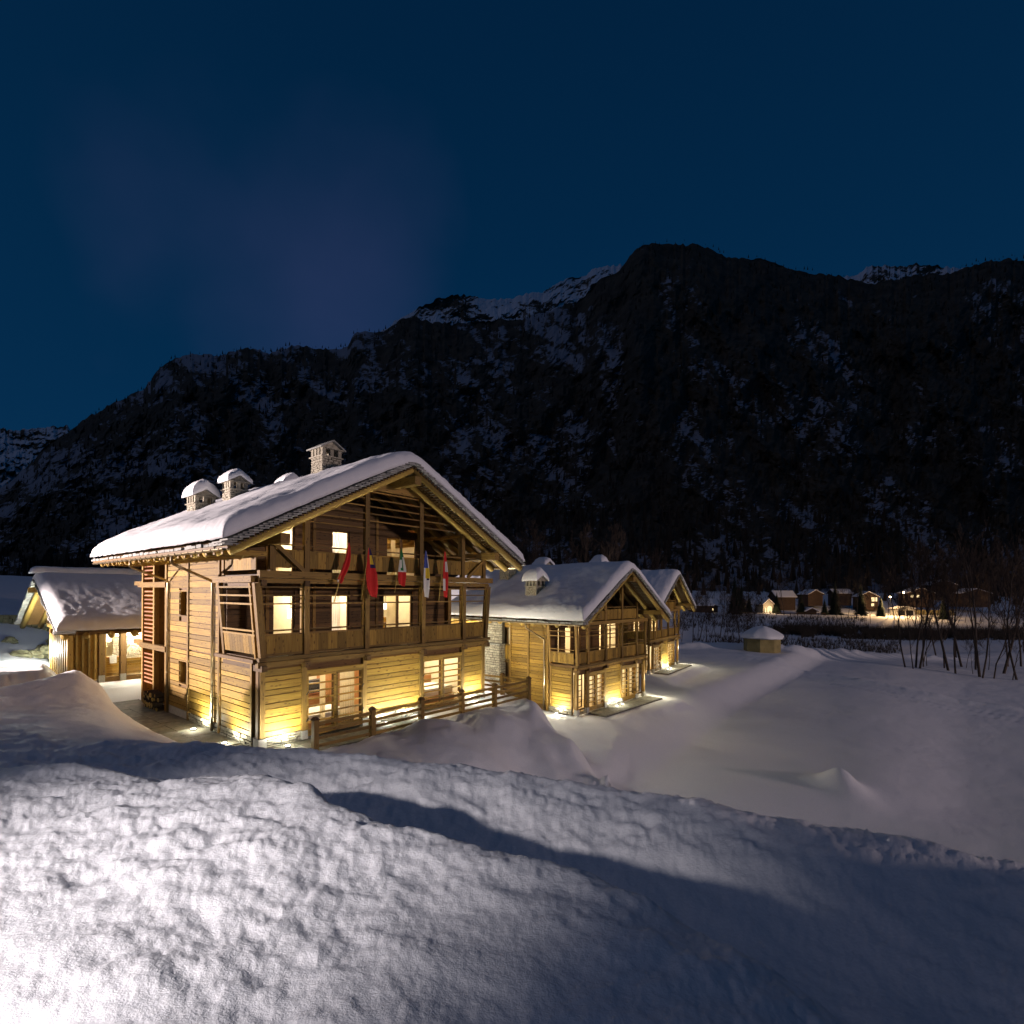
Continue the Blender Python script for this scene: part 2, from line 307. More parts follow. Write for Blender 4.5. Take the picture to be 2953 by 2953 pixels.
def pchip(x, y, q):
    x = np.array(x, float); y = np.array(y, float); h = np.diff(x); dl = np.diff(y)/h; d = np.zeros(len(x))
    for i in range(1, len(x)-1):
        if dl[i-1]*dl[i] > 0:
            w1 = 2*h[i]+h[i-1]; w2 = h[i]+2*h[i-1]; d[i] = (w1+w2)/(w1/dl[i-1]+w2/dl[i])
    d[0] = dl[0]; d[-1] = dl[-1]
    q = np.clip(q, x[0], x[-1]); i = np.clip(np.searchsorted(x, q)-1, 0, len(x)-2); t = (q-x[i])/h[i]
    return (2*t**3-3*t**2+1)*y[i]+(t**3-2*t**2+t)*h[i]*d[i]+(-2*t**3+3*t**2)*y[i+1]+(t**3-t**2)*h[i]*d[i+1]
ROWS = np.exp(np.linspace(math.log(1.1), math.log(335), 560))
_ck = sorted(COLS); _prof = []
for c in _ck:
    pts = [(p[1], yp(p[1], p[2], c)) if p[0] == 'p' else p for p in COLS[c]]
    _prof.append(pchip([math.log(a) for a, b in pts], [b for a, b in pts], np.log(ROWS)))
_prof = np.array(_prof)
_pd = np.zeros_like(_prof); _h = np.diff(np.array(_ck, float))[:, None]; _dl = np.diff(_prof, axis=0)/_h
_w1, _w2 = 2*_h[1:]+_h[:-1], _h[1:]+2*_h[:-1]; _same = _dl[:-1]*_dl[1:] > 0
_pd[1:-1] = np.where(_same, (_w1+_w2)/(_w1/np.where(_same, _dl[:-1], 1)+_w2/np.where(_same, _dl[1:], 1)), 0)
def smooth01(t): t = np.clip(t, 0, 1); return t*t*(3-2*t)
def carve(Z, X, Y, C, a, u0, u1, v0, v1, z, soft=.45, cut=None):
    u, v = local(X, Y, C, a); wob = (fbm(X*1.3, Y*1.3, 3)-.5)*.5
    d = np.maximum(np.maximum(u0-u, u-u1), np.maximum(v0-v, v-v1))+wob
    w = smooth01(1-d/soft); return Z*(1-w)+(C[2]+z)*w
def heights(X, Y, detail=True):
    px = CX+X/np.maximum(Y, 1e-6)*F; px = np.clip(px, _ck[0], _ck[-1]); j = np.clip(np.searchsorted(_ck, px)-1, 0, len(_ck)-2)
    ck = np.array(_ck, float); t = (px-ck[j])/(ck[j+1]-ck[j])
    r = np.clip((np.log(np.clip(Y, 1.1, 335))-math.log(1.1))/(math.log(335)-math.log(1.1))*559, 0, 558.999); ri = r.astype(int); rf = r-ri
    def at(A, c): return A[c, ri]*(1-rf)+A[c, ri+1]*rf
    a, b = at(_prof, j), at(_prof, j+1); h = ck[j+1]-ck[j]; m0 = at(_pd, j)*h; m1 = at(_pd, j+1)*h
    Z = (2*t**3-3*t**2+1)*a+(t**3-2*t**2+t)*m0+(-2*t**3+3*t**2)*b+(t**3-t**2)*m1
    # terrace bank that runs from the middle chalet out over the meadow
    ex, ey = 30.6, 40.5; el_ = math.hypot(ex, ey); d = ((Y-22.5)*ex-(X-4.5)*ey)/el_+np.sin(Y*.11)*.5
    wv = smooth01((Y-21)/4)*smooth01((81-Y)/7)*smooth01((px-1730)/90)*smooth01((2800-px)/350)
    Zb = -3.62-.010*(Y-22)+(1.42+.006*(Y-22))*(smooth01((d+.2)/3.8)*.85+smooth01(d/14)*.15)
    Z = Z*(1-wv)+Zb*wv
    if detail:
        k = smooth01((Y-2)/10)
        Z = Z+(fbm(X*.5+9, Y*.5, 4)-.5)*(.16+.12*k)*(1-.55*smooth01((px-1780)/200)*smooth01((Y-12)/5))
        Z = Z+(fbm(X*2.3, Y*2.3+40, 3)-.5)*.07*(1-.7*smooth01((px-1780)/200)*smooth01((Y-12)/5))
        near = smooth01((12-Y)/4)
        Z = Z+near*(((fbm(X*2.2+Y*.8, Y*3.4, 4, .5)-.5)*.07+(fbm(X*13, Y*13, 3, .6)-.5)*.03)*(.35+1.5*vnoise(X*.9+3, Y*.9)))+smooth01((Y-5.6)/1)*smooth01((12-Y)/2)*(np.abs(fbm(X*3.2, Y*4.2, 4, .6)-.5))*.16
        # wind furrows on the hump before the fence
        hw = smooth01((px-1050)/150)*smooth01((1780-px)/60)*smooth01((Y-14)/2)*smooth01((27-Y)/2)
        Z = Z+hw*(np.sin((X*.9+Y*.75)*1.9+fbm(X*.4, Y*.4, 2)*7)*.07)
        tip = np.exp(-((px-1760)/42)**2-((Y-18.6)/1.7)**2); Z = Z+tip*(fbm(X*3.5, Y*3.5, 4, .65)-.5)*.9
        # mound on the meadow
        mx, my = 15.4, 24.6; dx, dy = X-mx, Y-my
        Z = Z+.95*np.exp(-np.sqrt((dx*1.25+dy*.25)**2+(dy*.9-dx*.15)**2+.03)**1.6/.8)
        # cleared track and berm across the meadow
        for (xa, ya, xb, yb, wd, dep) in ((27, 62, 42, 40, .35, -.12), (28.5, 63.5, 43.5, 41.5, .35, -.12), (31, 66, 46, 44, .9, .22), (22, 74, 60, 80, 1.6, .55)):
            ex, ey = xb-xa, yb-ya; L = math.hypot(ex, ey); s_ = ((X-xa)*ex+(Y-ya)*ey)/L; q = ((X-xa)*ey-(Y-ya)*ex)/L+np.sin(s_*.25)*1.0
            on = smooth01((s_+6)/6)*smooth01((L+14-s_)/10)
            Z = Z+dep*np.exp(-(q/wd)**2)*on*(1+(fbm(X*1.1, Y*1.1, 3)-.5)*(1.0 if dep > 0 else .6))
    Z = carve(Z, X, Y, C1, A1, -1.55, 12.9, -1.55, 15, -.12)
    Z = carve(Z, X, Y, C1, A1, 6.7, 12.3, -1.6, -.15, .04, .35)
    Z = carve(Z, X, Y, C1, A1, -9, .5, 9.5, 16, -.10, .9)
    Z = carve(Z, X, Y, C2, A2, .9, 9.6, -1.6, 14, -.10, 1.3)
    Z = carve(Z, X, Y, C2, A2, -.1, 9.2, 0, 14, -.12, .5)
    Z = carve(Z, X, Y, C3, A3, -.2, 10.2, -1.7, 12, -.10, 1.3)
    Z = carve(Z, X, Y, C4, A4, -.4, 14, -2.4, 9, -.10, .7)
    return Z
def ground(x, y): return float(heights(np.array([float(x)]), np.array([float(y)]))[0])
pxs = np.concatenate([np.arange(-2600, -300, 60), np.arange(-300, 0, 14), np.arange(0, 2960, 5.6), np.arange(2960, 3400, 16), np.arange(3400, 5600, 70)])
gy, gx = np.meshgrid(ROWS, pxs, indexing='ij'); gX = (gx-CX)/F*gy
gridmesh('snow_ground', gX, gy, heights(gX, gy), M_['snow'], kind='structure')
# apron behind the camera
ax, ay = np.meshgrid(np.linspace(-60, 60, 60), np.linspace(-40, 1.6, 30)); az = 3.3+(fbm(ax*.4, ay*.4, 4)-.5)*.3-np.maximum(ax, 0)*.03+np.minimum(ay*0, 0)
gridmesh('snow_bank', ax, ay, az-.25, M_['snow'], kind='structure')
# ------------------------------------------------------------------ mountains
def mountain(name, sky_pts, base_py, Y0, Y1, px0, px1, step, rows, seed, snowlo, snowhi, amp, **kw):
    px = np.arange(px0, px1, step); sk = np.interp(px, [p for p, q in sky_pts], [q for p, q in sky_pts])
    sk = sk+(vnoise(px/9+seed, px*0+3)-.5)*9+(vnoise(px/3.1+seed, px*0+8)-.5)*3
    hz = YH+(px-CX)*(18/3085.); e0 = (hz-base_py)/F; e1 = (hz-sk)/F
    t = np.linspace(0, 1, rows)[:, None]; P = px[None, :]+0*t
    tt = t**1.0
    el = e0[None, :]+(e1-e0)[None, :]*(tt)
    Y = Y0*(Y1/Y0)**(t**.8)*(1+0*P)
    n1 = fbm(P/150+seed, t*5+seed+P/400, 5, .55); n2 = fbm(P/45+seed*2, t*14-P/160, 5, .6)
    edge = np.sin(np.clip(t, 0, 1)*PI)**.5
    Y = Y*(1+((n1-.5)*amp+(n2-.5)*amp*.45)*edge)
    ledge = (fbm(P/60+seed, t*26+P/90, 4, .6)-.5)*edge
    Z = HC+Y*(el+ledge*.020*edge+(fbm(P/22+seed, t*75+P/30, 3, .6)-.5)*.008*edge)
    X = (P-CX)/F*Y
    # where snow holds: flatter ledges, high ground, open gullies
    big = fbm(P/110+5+seed, t*9+P/170, 4, .55); fine = fbm(P/17+seed, t*52+P/34, 4, .6)
    m = (snowlo+(snowhi-snowlo)*np.clip(t*1.15-.1, 0, 1)**1.4)
    msk = big*1.0+fine*.62-.80+m
    if 'mod' in kw: msk = kw.pop('mod')(msk, P, t)
    top = kw.pop('clear', 0)
    return gridmesh(name, X, Y, Z, M_['peak' if name == 'far_peak' else 'mtn'], attr=msk, **kw)
mt, t_, b_ = newmat('mountain_rock_and_snow', .9, .1)
at_ = nn(t_, 'Attribute', attribute_name='snowmask'); tc_ = nn(t_, 'TexCoord')
mp_ = nn(t_, 'Mapping'); mp_.inputs['Scale'].default_value = (.11, .05, .42); mp_.inputs['Rotation'].default_value = (0, .45, 0); t_.links.new(tc_.outputs['Object'], mp_.inputs[0])
n_ = nn(t_, 'TexNoise', Scale=1.0, Detail=6.0, Roughness=.7); t_.links.new(mp_.outputs[0], n_.inputs['Vector'])
ma_ = nn(t_, 'Math', operation='MULTIPLY_ADD'); ma_.inputs[1].default_value = .62; t_.links.new(n_.outputs['Fac'], ma_.inputs[0]); t_.links.new(at_.outputs['Fac'], ma_.inputs[2])
ge_ = nn(t_, 'NewGeometry'); sx_ = nn(t_, 'SeparateXYZ'); t_.links.new(ge_.outputs['True Normal'], sx_.inputs[0]); mb_ = nn(t_, 'Math', operation='MULTIPLY_ADD'); mb_.inputs[1].default_value = .55; t_.links.new(sx_.outputs['Z'], mb_.inputs[0]); t_.links.new(ma_.outputs[0], mb_.inputs[2])
sf = ramp(t_, mb_.outputs[0], [(.86, (0, 0, 0)), (.95, (1, 1, 1))])
n2_ = nn(t_, 'TexNoise', Scale=.03, Detail=6.0); t_.links.new(tc_.outputs['Object'], n2_.inputs['Vector'])
rc = ramp(t_, n2_.outputs['Fac'], [(.3, (.05, .047, .038)), (.7, (.12, .10, .075))])
t_.links.new(mixc(t_, rc, (.34, .36, .42), sf), b_.inputs['Base Color'])
bp_ = nn(t_, 'Bump', Strength=1.0, Distance=6.0); t_.links.new(n_.outputs['Fac'], bp_.inputs['Height']); t_.links.new(bp_.outputs[0], b_.inputs['Normal'])
M_['mtn'] = mt
mp2 = mt.copy(); mp2.name = 'peak_rock_and_snow'; M_['peak'] = mp2
for n__ in mp2.node_tree.nodes:
    if n__.bl_idname == 'ShaderNodeMix': n__.inputs[7].default_value = (.72, .75, .82, 1)
MAIN = [(-2600,1500),(-700,1520),(-300,1500),(0,1409),(26,1388),(93,1331),(124,1290),(181,1254),(223,1223),(259,1197),(331,1160),(414,1119),(450,1067),(492,1036),(559,1018),(621,1026),(709,1004),(776,1018),(838,996),(895,1000),(958,1010),(1000,998),(1014,962),(1060,954),(1098,957),(1130,935),(1176,911),(1248,931),(1321,934),(1373,929),(1440,921),(1497,921),(1549,906),(1580,895),(1662,869),(1678,859),(1720,807),(1776,787),(1807,745),(1830,714),(1850,703),(1950,704),(2017,707),(2054,723),(2095,743),(2184,746),(2225,754),(2261,775),(2334,788),(2417,796),(2440,806),(2520,818),(2580,803),(2650,792),(2740,787),(2775,772),(2850,752),(2900,747),(2953,751),(3400,640),(5600,900)]
def mmod(m, P, t):
    m = m-.10*smooth01((P-1500)/900)*smooth01((t-.25)/.2)          # the wooded right face holds less snow
    m = m+.17*np.exp(-((P-2210)/150)**2)*np.exp(-((t-.09)/.07)**2)  # open snowy slope above the village
    m = m-.13*np.exp(-((P-700)/900)**2)*np.exp(-((t-.1)/.22)**2)
    m = m+.06*smooth01((1200-P)/500)*smooth01((t-.25)/.3)
    m = m-.10*np.exp(-((t-.27)/.12)**2)*smooth01((P-1200)/300)
    m = m+.10*np.exp(-((P-2300)/60)**2)*np.exp(-((t-.52)/.05)**2)+.10*np.exp(-((P-2360)/90)**2)*np.exp(-((t-.42)/.04)**2)
    m = m-.25*smooth01((t-.93)/.05)*smooth01((P-1650)/100)+.10*smooth01((t-.9)/.05)*smooth01((1150-P)/100)*smooth01((P-250)/100)
    return m
mountain('mountain', MAIN, 1745, 300, 1300, -2600, 5600, 7, 300, 11, .015, .11, .30, mod=mmod, kind='structure')
mountain('far_peak', [(900,1100),(1060,985),(1130,930),(1176,905),(1215,880),(1260,862),(1300,848),(1335,852),(1370,858),(1450,864),(1500,853),(1530,840),(1560,845),(1580,830),(1640,798),(1665,797),(1690,790),(1710,772),(1790,763),(1850,758),(1950,900)], 1200, 1500, 2100, 900, 1950, 4, 110, 31, .36, .42, .16, kind='structure')
mountain('far_peak', [(2350,830),(2422,800),(2450,794),(2480,785),(2503,765),(2560,768),(2600,770),(2640,761),(2720,770),(2790,776),(2900,860)], 1100, 1600, 2200, 2350, 2900, 4, 80, 57, .40, .46, .14, kind='structure')
mountain('far_peak', [(-600,1190),(-300,1215),(0,1237),(60,1240),(110,1236),(190,1226),(240,1300)], 1520, 1700, 2800, -600, 240, 4, 90, 77, .40, .34, .2, kind='structure')

# forest: thin trees standing on the slopes, far too many to count
def forest(name, n, sel, hgt, mat, label, seed):
    rng = np.random.RandomState(seed); V = []; Fc = []
    for k in range(n):
        px, t, kind = sel(rng); sk = np.interp(px, [p for p, q in MAIN], [q for p, q in MAIN]); hz = horizon(px)
        el = (hz-1745)/F+((hz-sk)/F-(hz-1745)/F)*t; Y = 300*(1300/300.)**(t**.8)
        x = (px-CX)/F*Y*.985; y = Y*.985; z = HC+Y*el-2*(1+t); h = hgt*(.5+rng.rand())*(1+.4*t); w = h*(.16 if kind else .05)
        i = len(V); a = rng.rand()*PI; ca, sa = math.cos(a)*w, math.sin(a)*w
        if kind:
            V += [(x-ca, y-sa, z), (x+ca, y+sa, z), (x+sa, y-ca, z), (x-sa, y+ca, z), (x, y, z+h)]; Fc += [(i, i+1, i+4), (i+2, i+3, i+4)]
        else:
            tp = (x+rng.randn()*h*.06, y, z+h); V += [(x-.25, y, z), (x+.25, y, z), tp]; Fc.append((i, i+1, i+2))
            for q in range(5):
                f = .25+.6*rng.rand(); j = len(V); dx = rng.randn()*h*.17; bxp = x+(tp[0]-x)*f; bz = z+h*f
                V += [(bxp, y, bz), (bxp, y, bz+.35), (bxp+dx, y+rng.randn(), bz+h*.25)]; Fc.append((j, j+1, j+2))
    o = link(bpy.data.objects.new(name, mesh(name, V, Fc, mat)), None, kind='stuff', label=label)
def selA(r): return r.uniform(0, 3100), r.uniform(0, .34)**1.15, r.rand() < .25
def selB(r):
    px = r.choice([r.uniform(120, 600), r.uniform(1100, 1600), r.uniform(1830, 2430), r.uniform(2500, 2953), r.uniform(600, 1100)]); return px, r.uniform(.965, 1.0), r.rand() < .8
def selC(r): return r.uniform(0, 3100), r.uniform(.3, .97), r.rand() < .6
forest('forest', 5200, selA, 11, 'forest', 'bare winter forest on the foot of the mountain', 4)
forest('forest', 420, selB, 5, 'needle', 'scattered conifers along the mountain crest', 5)
forest('forest', 5000, selC, 7, 'forest', 'sparse conifers on the mountain face', 6)
# ------------------------------------------------------------------ parts of houses
def snow_slab(name, parent, fn, u0, u1, v0, v1, T, nu=70, nv=70, seed=0, lump=.12, over=.12, edge=.5, **kw):
    """thick rounded snow on a surface z=fn(u,v); closed mesh"""
    s_ = np.linspace(0, 1, nu); r_ = np.linspace(0, 1, nv)
    s_ = (1-np.cos(s_*PI))/2*.5+s_*.5; r_ = (1-np.cos(r_*PI))/2*.5+r_*.5
    U, V = np.meshgrid(u0-over+(u1-u0+2*over)*s_, v0-over+(v1-v0+2*over)*r_, indexing='ij')
    d = np.minimum(np.minimum(U-(u0-over), (u1+over)-U), np.minimum(V-(v0-over), (v1+over)-V))
    rag = (fbm(U*3+seed, V*3+seed, 3)-.5)*.16
    U2 = U; d = np.clip(d/edge, 0, 1); rise = np.sqrt(np.clip(1-(1-d)**2, 0, 1))
    th = T*(.18+.82*rise)+(fbm(U*.55+seed, V*.75+seed, 4)-.5)*lump*2*rise+(fbm(U*5+seed, V*5, 3)-.5)*.05+(1-d)*(fbm(U*9+seed, V*9, 3)-.5)*.16
    base = fn(U, V); Z1 = base+th; Z0 = base-.02-.04*(1-d)
    bul = (1-d)*0
    n, m = U.shape; v = []; top = np.stack([U, V, Z1], -1).reshape(-1, 3); bot = np.stack([U, V, Z0], -1).reshape(-1, 3)
    # ragged lower rim
    rim = (d < .02).reshape(-1); bot[rim, 2] += rag.reshape(-1)[rim]*.4
    vv = np.concatenate([top, bot]); i = np.arange(n*m).reshape(n, m); o_ = n*m
    q = np.stack([i[:-1, :-1], i[1:, :-1], i[1:, 1:], i[:-1, 1:]], -1).reshape(-1, 4)
    per = list(i[0, :])+list(i[1:, -1])+list(i[-1, :-1][::-1])+list(i[1:-1, 0][::-1])
    f = [tuple(int(c) for c in k) for k in q]+[tuple(int(c)+o_ for c in k[::-1]) for k in q]
    f += [(int(a), int(b), int(b)+o_, int(a)+o_) for a, b in zip(per, per[1:]+per[:1])]
    return link(bpy.data.objects.new(name, mesh(name, vv.tolist(), f, 'roofsnow', True)), parent, **kw)
def siding(P, ax, c, a0, a1, z0, z1, mat='wood', t=.05, h=.235, holes=(), zt=None, seed=0, name='plank'):
    """horizontal boards on the plane ax=c between a0..a1; zt(a) limits the height (gable)"""
    rr = random.Random(seed); z = z0; k = 0
    while z < z1-.03:
        hh = h*(1.18 if k % 2 else .82); k += 1; top = min(z+hh, z1); segs = [(a0, a1)]
        if zt:
            xs = [a0+(a1-a0)*i/60 for i in range(61)]; ok = [x for x in xs if zt(x) > top]
            segs = [(min(ok), max(ok))] if len(ok) > 1 else []
        for (h0, h1, g0, g1) in holes:
            if top > g0 and z < g1:
                ns = []
                for (s0, s1) in segs:
                    if h1 <= s0 or h0 >= s1: ns.append((s0, s1)); continue
                    if h0 > s0: ns.append((s0, h0))
                    if h1 < s1: ns.append((h1, s1))
                segs = ns
        for (s0, s1) in segs:
            if s1-s0 < .05: continue
            off = rr.uniform(-.006, .006)
            if ax == 'v': bx(name, P, (s0, c-t/2+off, z+.006), (s1, c+t/2+off, top-.022), mat)
            else: bx(name, P, (c-t/2+off, s0, z+.006), (c+t/2+off, s1, top-.022), mat)
        z = top
def backing(P, ax, c, a0, a1, z0, z1, holes=(), mat='dark', name='wall_core'):
    """solid core behind boards with real openings"""
    xs = sorted({a0, a1, *[h[0] for h in holes], *[h[1] for h in holes]}); zs = sorted({z0, z1, *[h[2] for h in holes], *[h[3] for h in holes]})
    b = MB()
    for x0, x1 in zip(xs, xs[1:]):
        for y0, y1 in zip(zs, zs[1:]):
            mx, my = (x0+x1)/2, (y0+y1)/2
            if any(h[0] < mx < h[1] and h[2] < my < h[3] for h in holes): continue
            if ax == 'v': b.box((x0, c, y0), (x1, c+.08, y1))
            else: b.box((c, x0, y0), (c+.08, x1, y1))
    return b.build(name, mat, P)
def gable_core(P, v, pts, mat='dark'):
    n = len(pts); V = [(u, v, z) for u, z in pts]+[(u, v+.08, z) for u, z in pts]
    f = [tuple(range(n)), tuple(range(2*n-1, n-1, -1))]+[(i, i+n, (i+1) % n+n, (i+1) % n) for i in range(n)]
    return link(bpy.data.objects.new('wall_core', mesh('wall_core', V, f, mat)), P)
def slats_v(P, ax, c, a0, a1, z0, z1, w=.34, mat='wood', t=.04):
    n = max(1, round((a1-a0)/w)); s_ = (a1-a0)/n
    for i in range(n):
        x0, x1 = a0+i*s_+.004, a0+(i+1)*s_-.004
        if ax == 'v': bx('board', P, (x0, c-t/2, z0), (x1, c+t/2, z1), mat)
        else: bx('board', P, (c-t/2, x0, z0), (c+t/2, x1, z1), mat)
def window(P, ax, c, a0, a1, z0, z1, mull=0, bars=0, fr=.07, mat='dark', name='window', glass=True):
    """framed window: frame > glass pane, glazing bars"""
    b = MB()
    def bb(x0, x1, y0, y1, d=.06):
        if ax == 'v': b.box((x0, c-d/2, y0), (x1, c+d/2, y1))
        else: b.box((c-d/2, x0, y0), (c+d/2, x1, y1))
    bb(a0, a1, z0, z0+fr); bb(a0, a1, z1-fr, z1); bb(a0, a0+fr, z0+fr, z1-fr); bb(a1-fr, a1, z0+fr, z1-fr)
    for i in range(mull):
        x = a0+(a1-a0)*(i+1)/(mull+1); bb(x-.06, x+.06, z0+fr, z1-fr, .07)
    o = b.build(name, mat, P)
    for i in range(bars):
        z = z0+(z1-z0)*(i+1)/(bars+1)
        if ax == 'v': bx('glazing_bar', o, (a0+fr, c-.045, z-.018), (a1-fr, c-.01, z+.018), mat)
        else: bx('glazing_bar', o, (c-.045, a0+fr, z-.018), (c-.01, a1-fr, z+.018), mat)
    if glass:
        if ax == 'v': q = [(a0+fr, c+.012, z0+fr), (a1-fr, c+.012, z0+fr), (a1-fr, c+.012, z1-fr), (a0+fr, c+.012, z1-fr)]
        else: q = [(c+.012, a0+fr, z0+fr), (c+.012, a1-fr, z0+fr), (c+.012, a1-fr, z1-fr), (c+.012, a0+fr, z1-fr)]
        link(bpy.data.objects.new('pane', mesh('pane', q, [(0, 1, 2, 3)], 'glass')), o)
    return o
def lattice_door(P, u0, u1, z0, z1, v=-.03, n=6, leaves=2, grid=0):
    """sliding lattice shutters of wood: frame, leaves, slats"""
    bx('door_frame', P, (u0, v-.05, z1), (u1, v+.06, z1+.14), 'wood')
    w = (u1-u0)/leaves
    for k in range(leaves):
        a, b_ = u0+k*w, u0+(k+1)*w; m = MB()
        m.box((a, v-.03, z0), (a+.085, v+.03, z1)).box((b_-.085, v-.03, z0), (b_, v+.03, z1)).box((a+.085, v-.03, z1-.1), (b_-.085, v+.03, z1)).box((a+.085, v-.025, z0), (b_-.085, v+.025, z0+.24))
        d = m.build('door_leaf', 'wood', P)
        for i in range(n):
            z = z0+.24+(z1-.1-z0-.24)*(i+1)/(n+1)
            bx('slat', d, (a+.085, v-.03, z-.03), (b_-.085, v+.015, z+.03), 'wood')
        for i in range(grid):
            x = a+(b_-a)*(i+1)/(grid+1); bx('upright', d, (x-.02, v-.01, z0+.24), (x+.02, v+.02, z1-.1), 'wood')
    for x in (u0+.03, u1-.03):
        for zz in (z0+.55, z1-.75): bar('hinge', P, (x-.05, v-.06, zz), (x+.05, v-.05, zz+.12), .03, .02, 'steel')
def room(P, u0, u1, v0, v1, z0, z1, power, color=(1, .72, .40), wall='plaster', ceil='plaster', lightpos=None):
    """interior behind the windows: walls, floor, ceiling and a ceiling lamp"""
    b = MB()
    b.box((u0-.05, v0, z0), (u0, v1, z1)); b.box((u1, v0, z0), (u1+.05, v1, z1)); b.box((u0, v1, z0), (u1, v1+.05, z1)); b.build('interior_wall', wall, P)
    MB().box((u0, v0, z0-.05), (u1, v1, z0)).build('interior_floor', 'floor', P)
    MB().box((u0, v0, z1), (u1, v1, z1+.05)).build('interior_ceiling', ceil, P)
    lp = lightpos or (u0+(u1-u0)*.4, v0+(v1-v0)*.5, z1-.3)
    lamp('room_light', 'POINT', lp, power*4.6, (color[0], color[1]*.5+.44, color[2]*.6+.30), .22, parent=P)
def curtain(root, ax, c, a0, a1, z0, z1, label, folds=7, mat='cloth'):
    n = folds*6; V = []; f = []
    for i in range(n+1):
        x = a0+(a1-a0)*i/n; d = .04*math.sin(i/n*folds*2*PI)
        for z in (z0, z1): V.append((x, c+d, z) if ax == 'v' else (c+d, x, z))
    f = [(2*i, 2*i+2, 2*i+3, 2*i+1) for i in range(n)]
    o = link(bpy.data.objects.new('curtain', mesh('curtain', V, f, mat, True)), None)
    o.matrix_world = root.matrix_basis.copy(); tag(o, label, 'curtain'); return o
def stones(P, ax, c, a0, a1, z0, z1, size=(.34, .16), t=.1, mat='stone', seed=0, one=False, sgn=-1, name='stone'):
    """coursed rubble: every stone a piece of its own, or joined when too small to pick apart"""
    rr = random.Random(seed); z = z0; big = MB()
    while z < z1-.02:
        h = min(size[1]*rr.uniform(.6, 1.35), z1-z); x = a0
        if z1-z-h < .04: h = z1-z
        while x < a1-.01:
            w = min(size[0]*rr.uniform(.5, 1.5), a1-x)
            if a1-x-w < .06: w = a1-x
            g_ = min(.012, h*.1); d = t*rr.uniform(.55, 1.0); j = lambda: rr.uniform(-.012, .012)
            x0, x1, y0, y1 = x+g_, x+w-g_, z+g_, z+h-g_; cc = [(x0+j(), y0+j()), (x1+j(), y0+j()), (x1+j(), y1+j()), (x0+j(), y1+j())]
            ins = .35
            fr = [((p[0]-(x0+x1)/2)*(1-.08)+(x0+x1)/2, (p[1]-(y0+y1)/2)*(1-.12)+(y0+y1)/2) for p in cc]
            if ax == 'v': q = [(p[0], c, p[1]) for p in cc]+[(p[0], c+sgn*d, p[1]) for p in fr]
            else: q = [(c, p[0], p[1]) for p in cc]+[(c+sgn*d, p[0], p[1]) for p in fr]
            tgt = big if one else MB(); tgt.hexa(q)
            if not one: tgt.build(name, mat, P)
            x += w
        z += h
    if one: big.build(name+'_work', mat, P, kind='stuff')
def chimney(P, u, v, zb, w, d, hm, snow=True, seed=0, hp=.34):
    """stone chimney: shaft, sill slab, little pillars, gabled slate cap, snow cap"""
    c = MB().box((u+.04, v+.04, zb-1.2), (u+w-.04, v+d-.04, zb+hm)).build('chimney', 'mortar', P)
    for ax, cc, a0, a1, sg in (('v', v+.04, u, u+w, -1), ('u', u+.04, v, v+d, -1), ('u', u+w-.04, v, v+d, 1)):
        stones(c, ax, cc, a0, a1, zb-.8, zb+hm, (.24, .09), .06, seed=seed+int(cc*10), one=True, sgn=sg, name='chimney_stone')
    MB().box((u-.07, v-.07, zb+hm), (u+w+.07, v+d+.07, zb+hm+.05)).build('sill_slab', 'stone', c)
    z0 = zb+hm+.05
    for i in range(3):
        x = u+(w-.16)*i/2
        for y in ([v, v+d-.16] if i != 1 else [v, v+d-.16]): MB().box((x, y, z0), (x+.16, y+.16, z0+hp)).build('pillar', 'stone', c)
    for y in (v+(d-.16)/3, v+2*(d-.16)/3):
        for x in (u, u+w-.16): MB().box((x, y, z0), (x+.16, y+.16, z0+hp)).build('pillar', 'stone', c)
    z1 = z0+hp; MB().box((u-.09, v-.09, z1), (u+w+.09, v+d+.09, z1+.05)).build('lintel_slab', 'stone', c)
    m = MB(); z2 = z1+.05; um = u+w/2; rise = w*.30; o_ = .15
    i = 0; m.v += [(u-.02, v, z2), (u+w+.02, v, z2), (um, v, z2+rise), (u-.02, v+d, z2), (u+w+.02, v+d, z2), (um, v+d, z2+rise)]; m.f += [(0, 1, 2), (5, 4, 3), (0, 3, 4, 1), (1, 4, 5, 2), (2, 5, 3, 0)]
    m.build('cap_gable', 'stone', c)
    sl = (rise+.0)/(w/2)
    for sg in (-1, 1):
        e_ = um+sg*(w/2+o_); ze = z2+rise-(w/2+o_)*sl+.02; zr = z2+rise+.02
        q = [(um, v-o_, zr), (e_, v-o_, ze), (e_, v+d+o_, ze), (um, v+d+o_, zr)]
        if sg < 0: q = q[::-1]
        MB().hexa([*q, *[(a, b, z+.06) for a, b, z in q]]).build('cap_slate', 'slate', c)
    if snow:
        hw = w/2+o_; fn = lambda U, V: z2+rise+.09-np.abs(U-um)*sl
        snow_slab('snow_cap', c, fn, um-hw, um+hw, v-o_, v+d+o_, .52 if snow is True else snow, 24, 24, seed, .07, .03, .45)
    return c
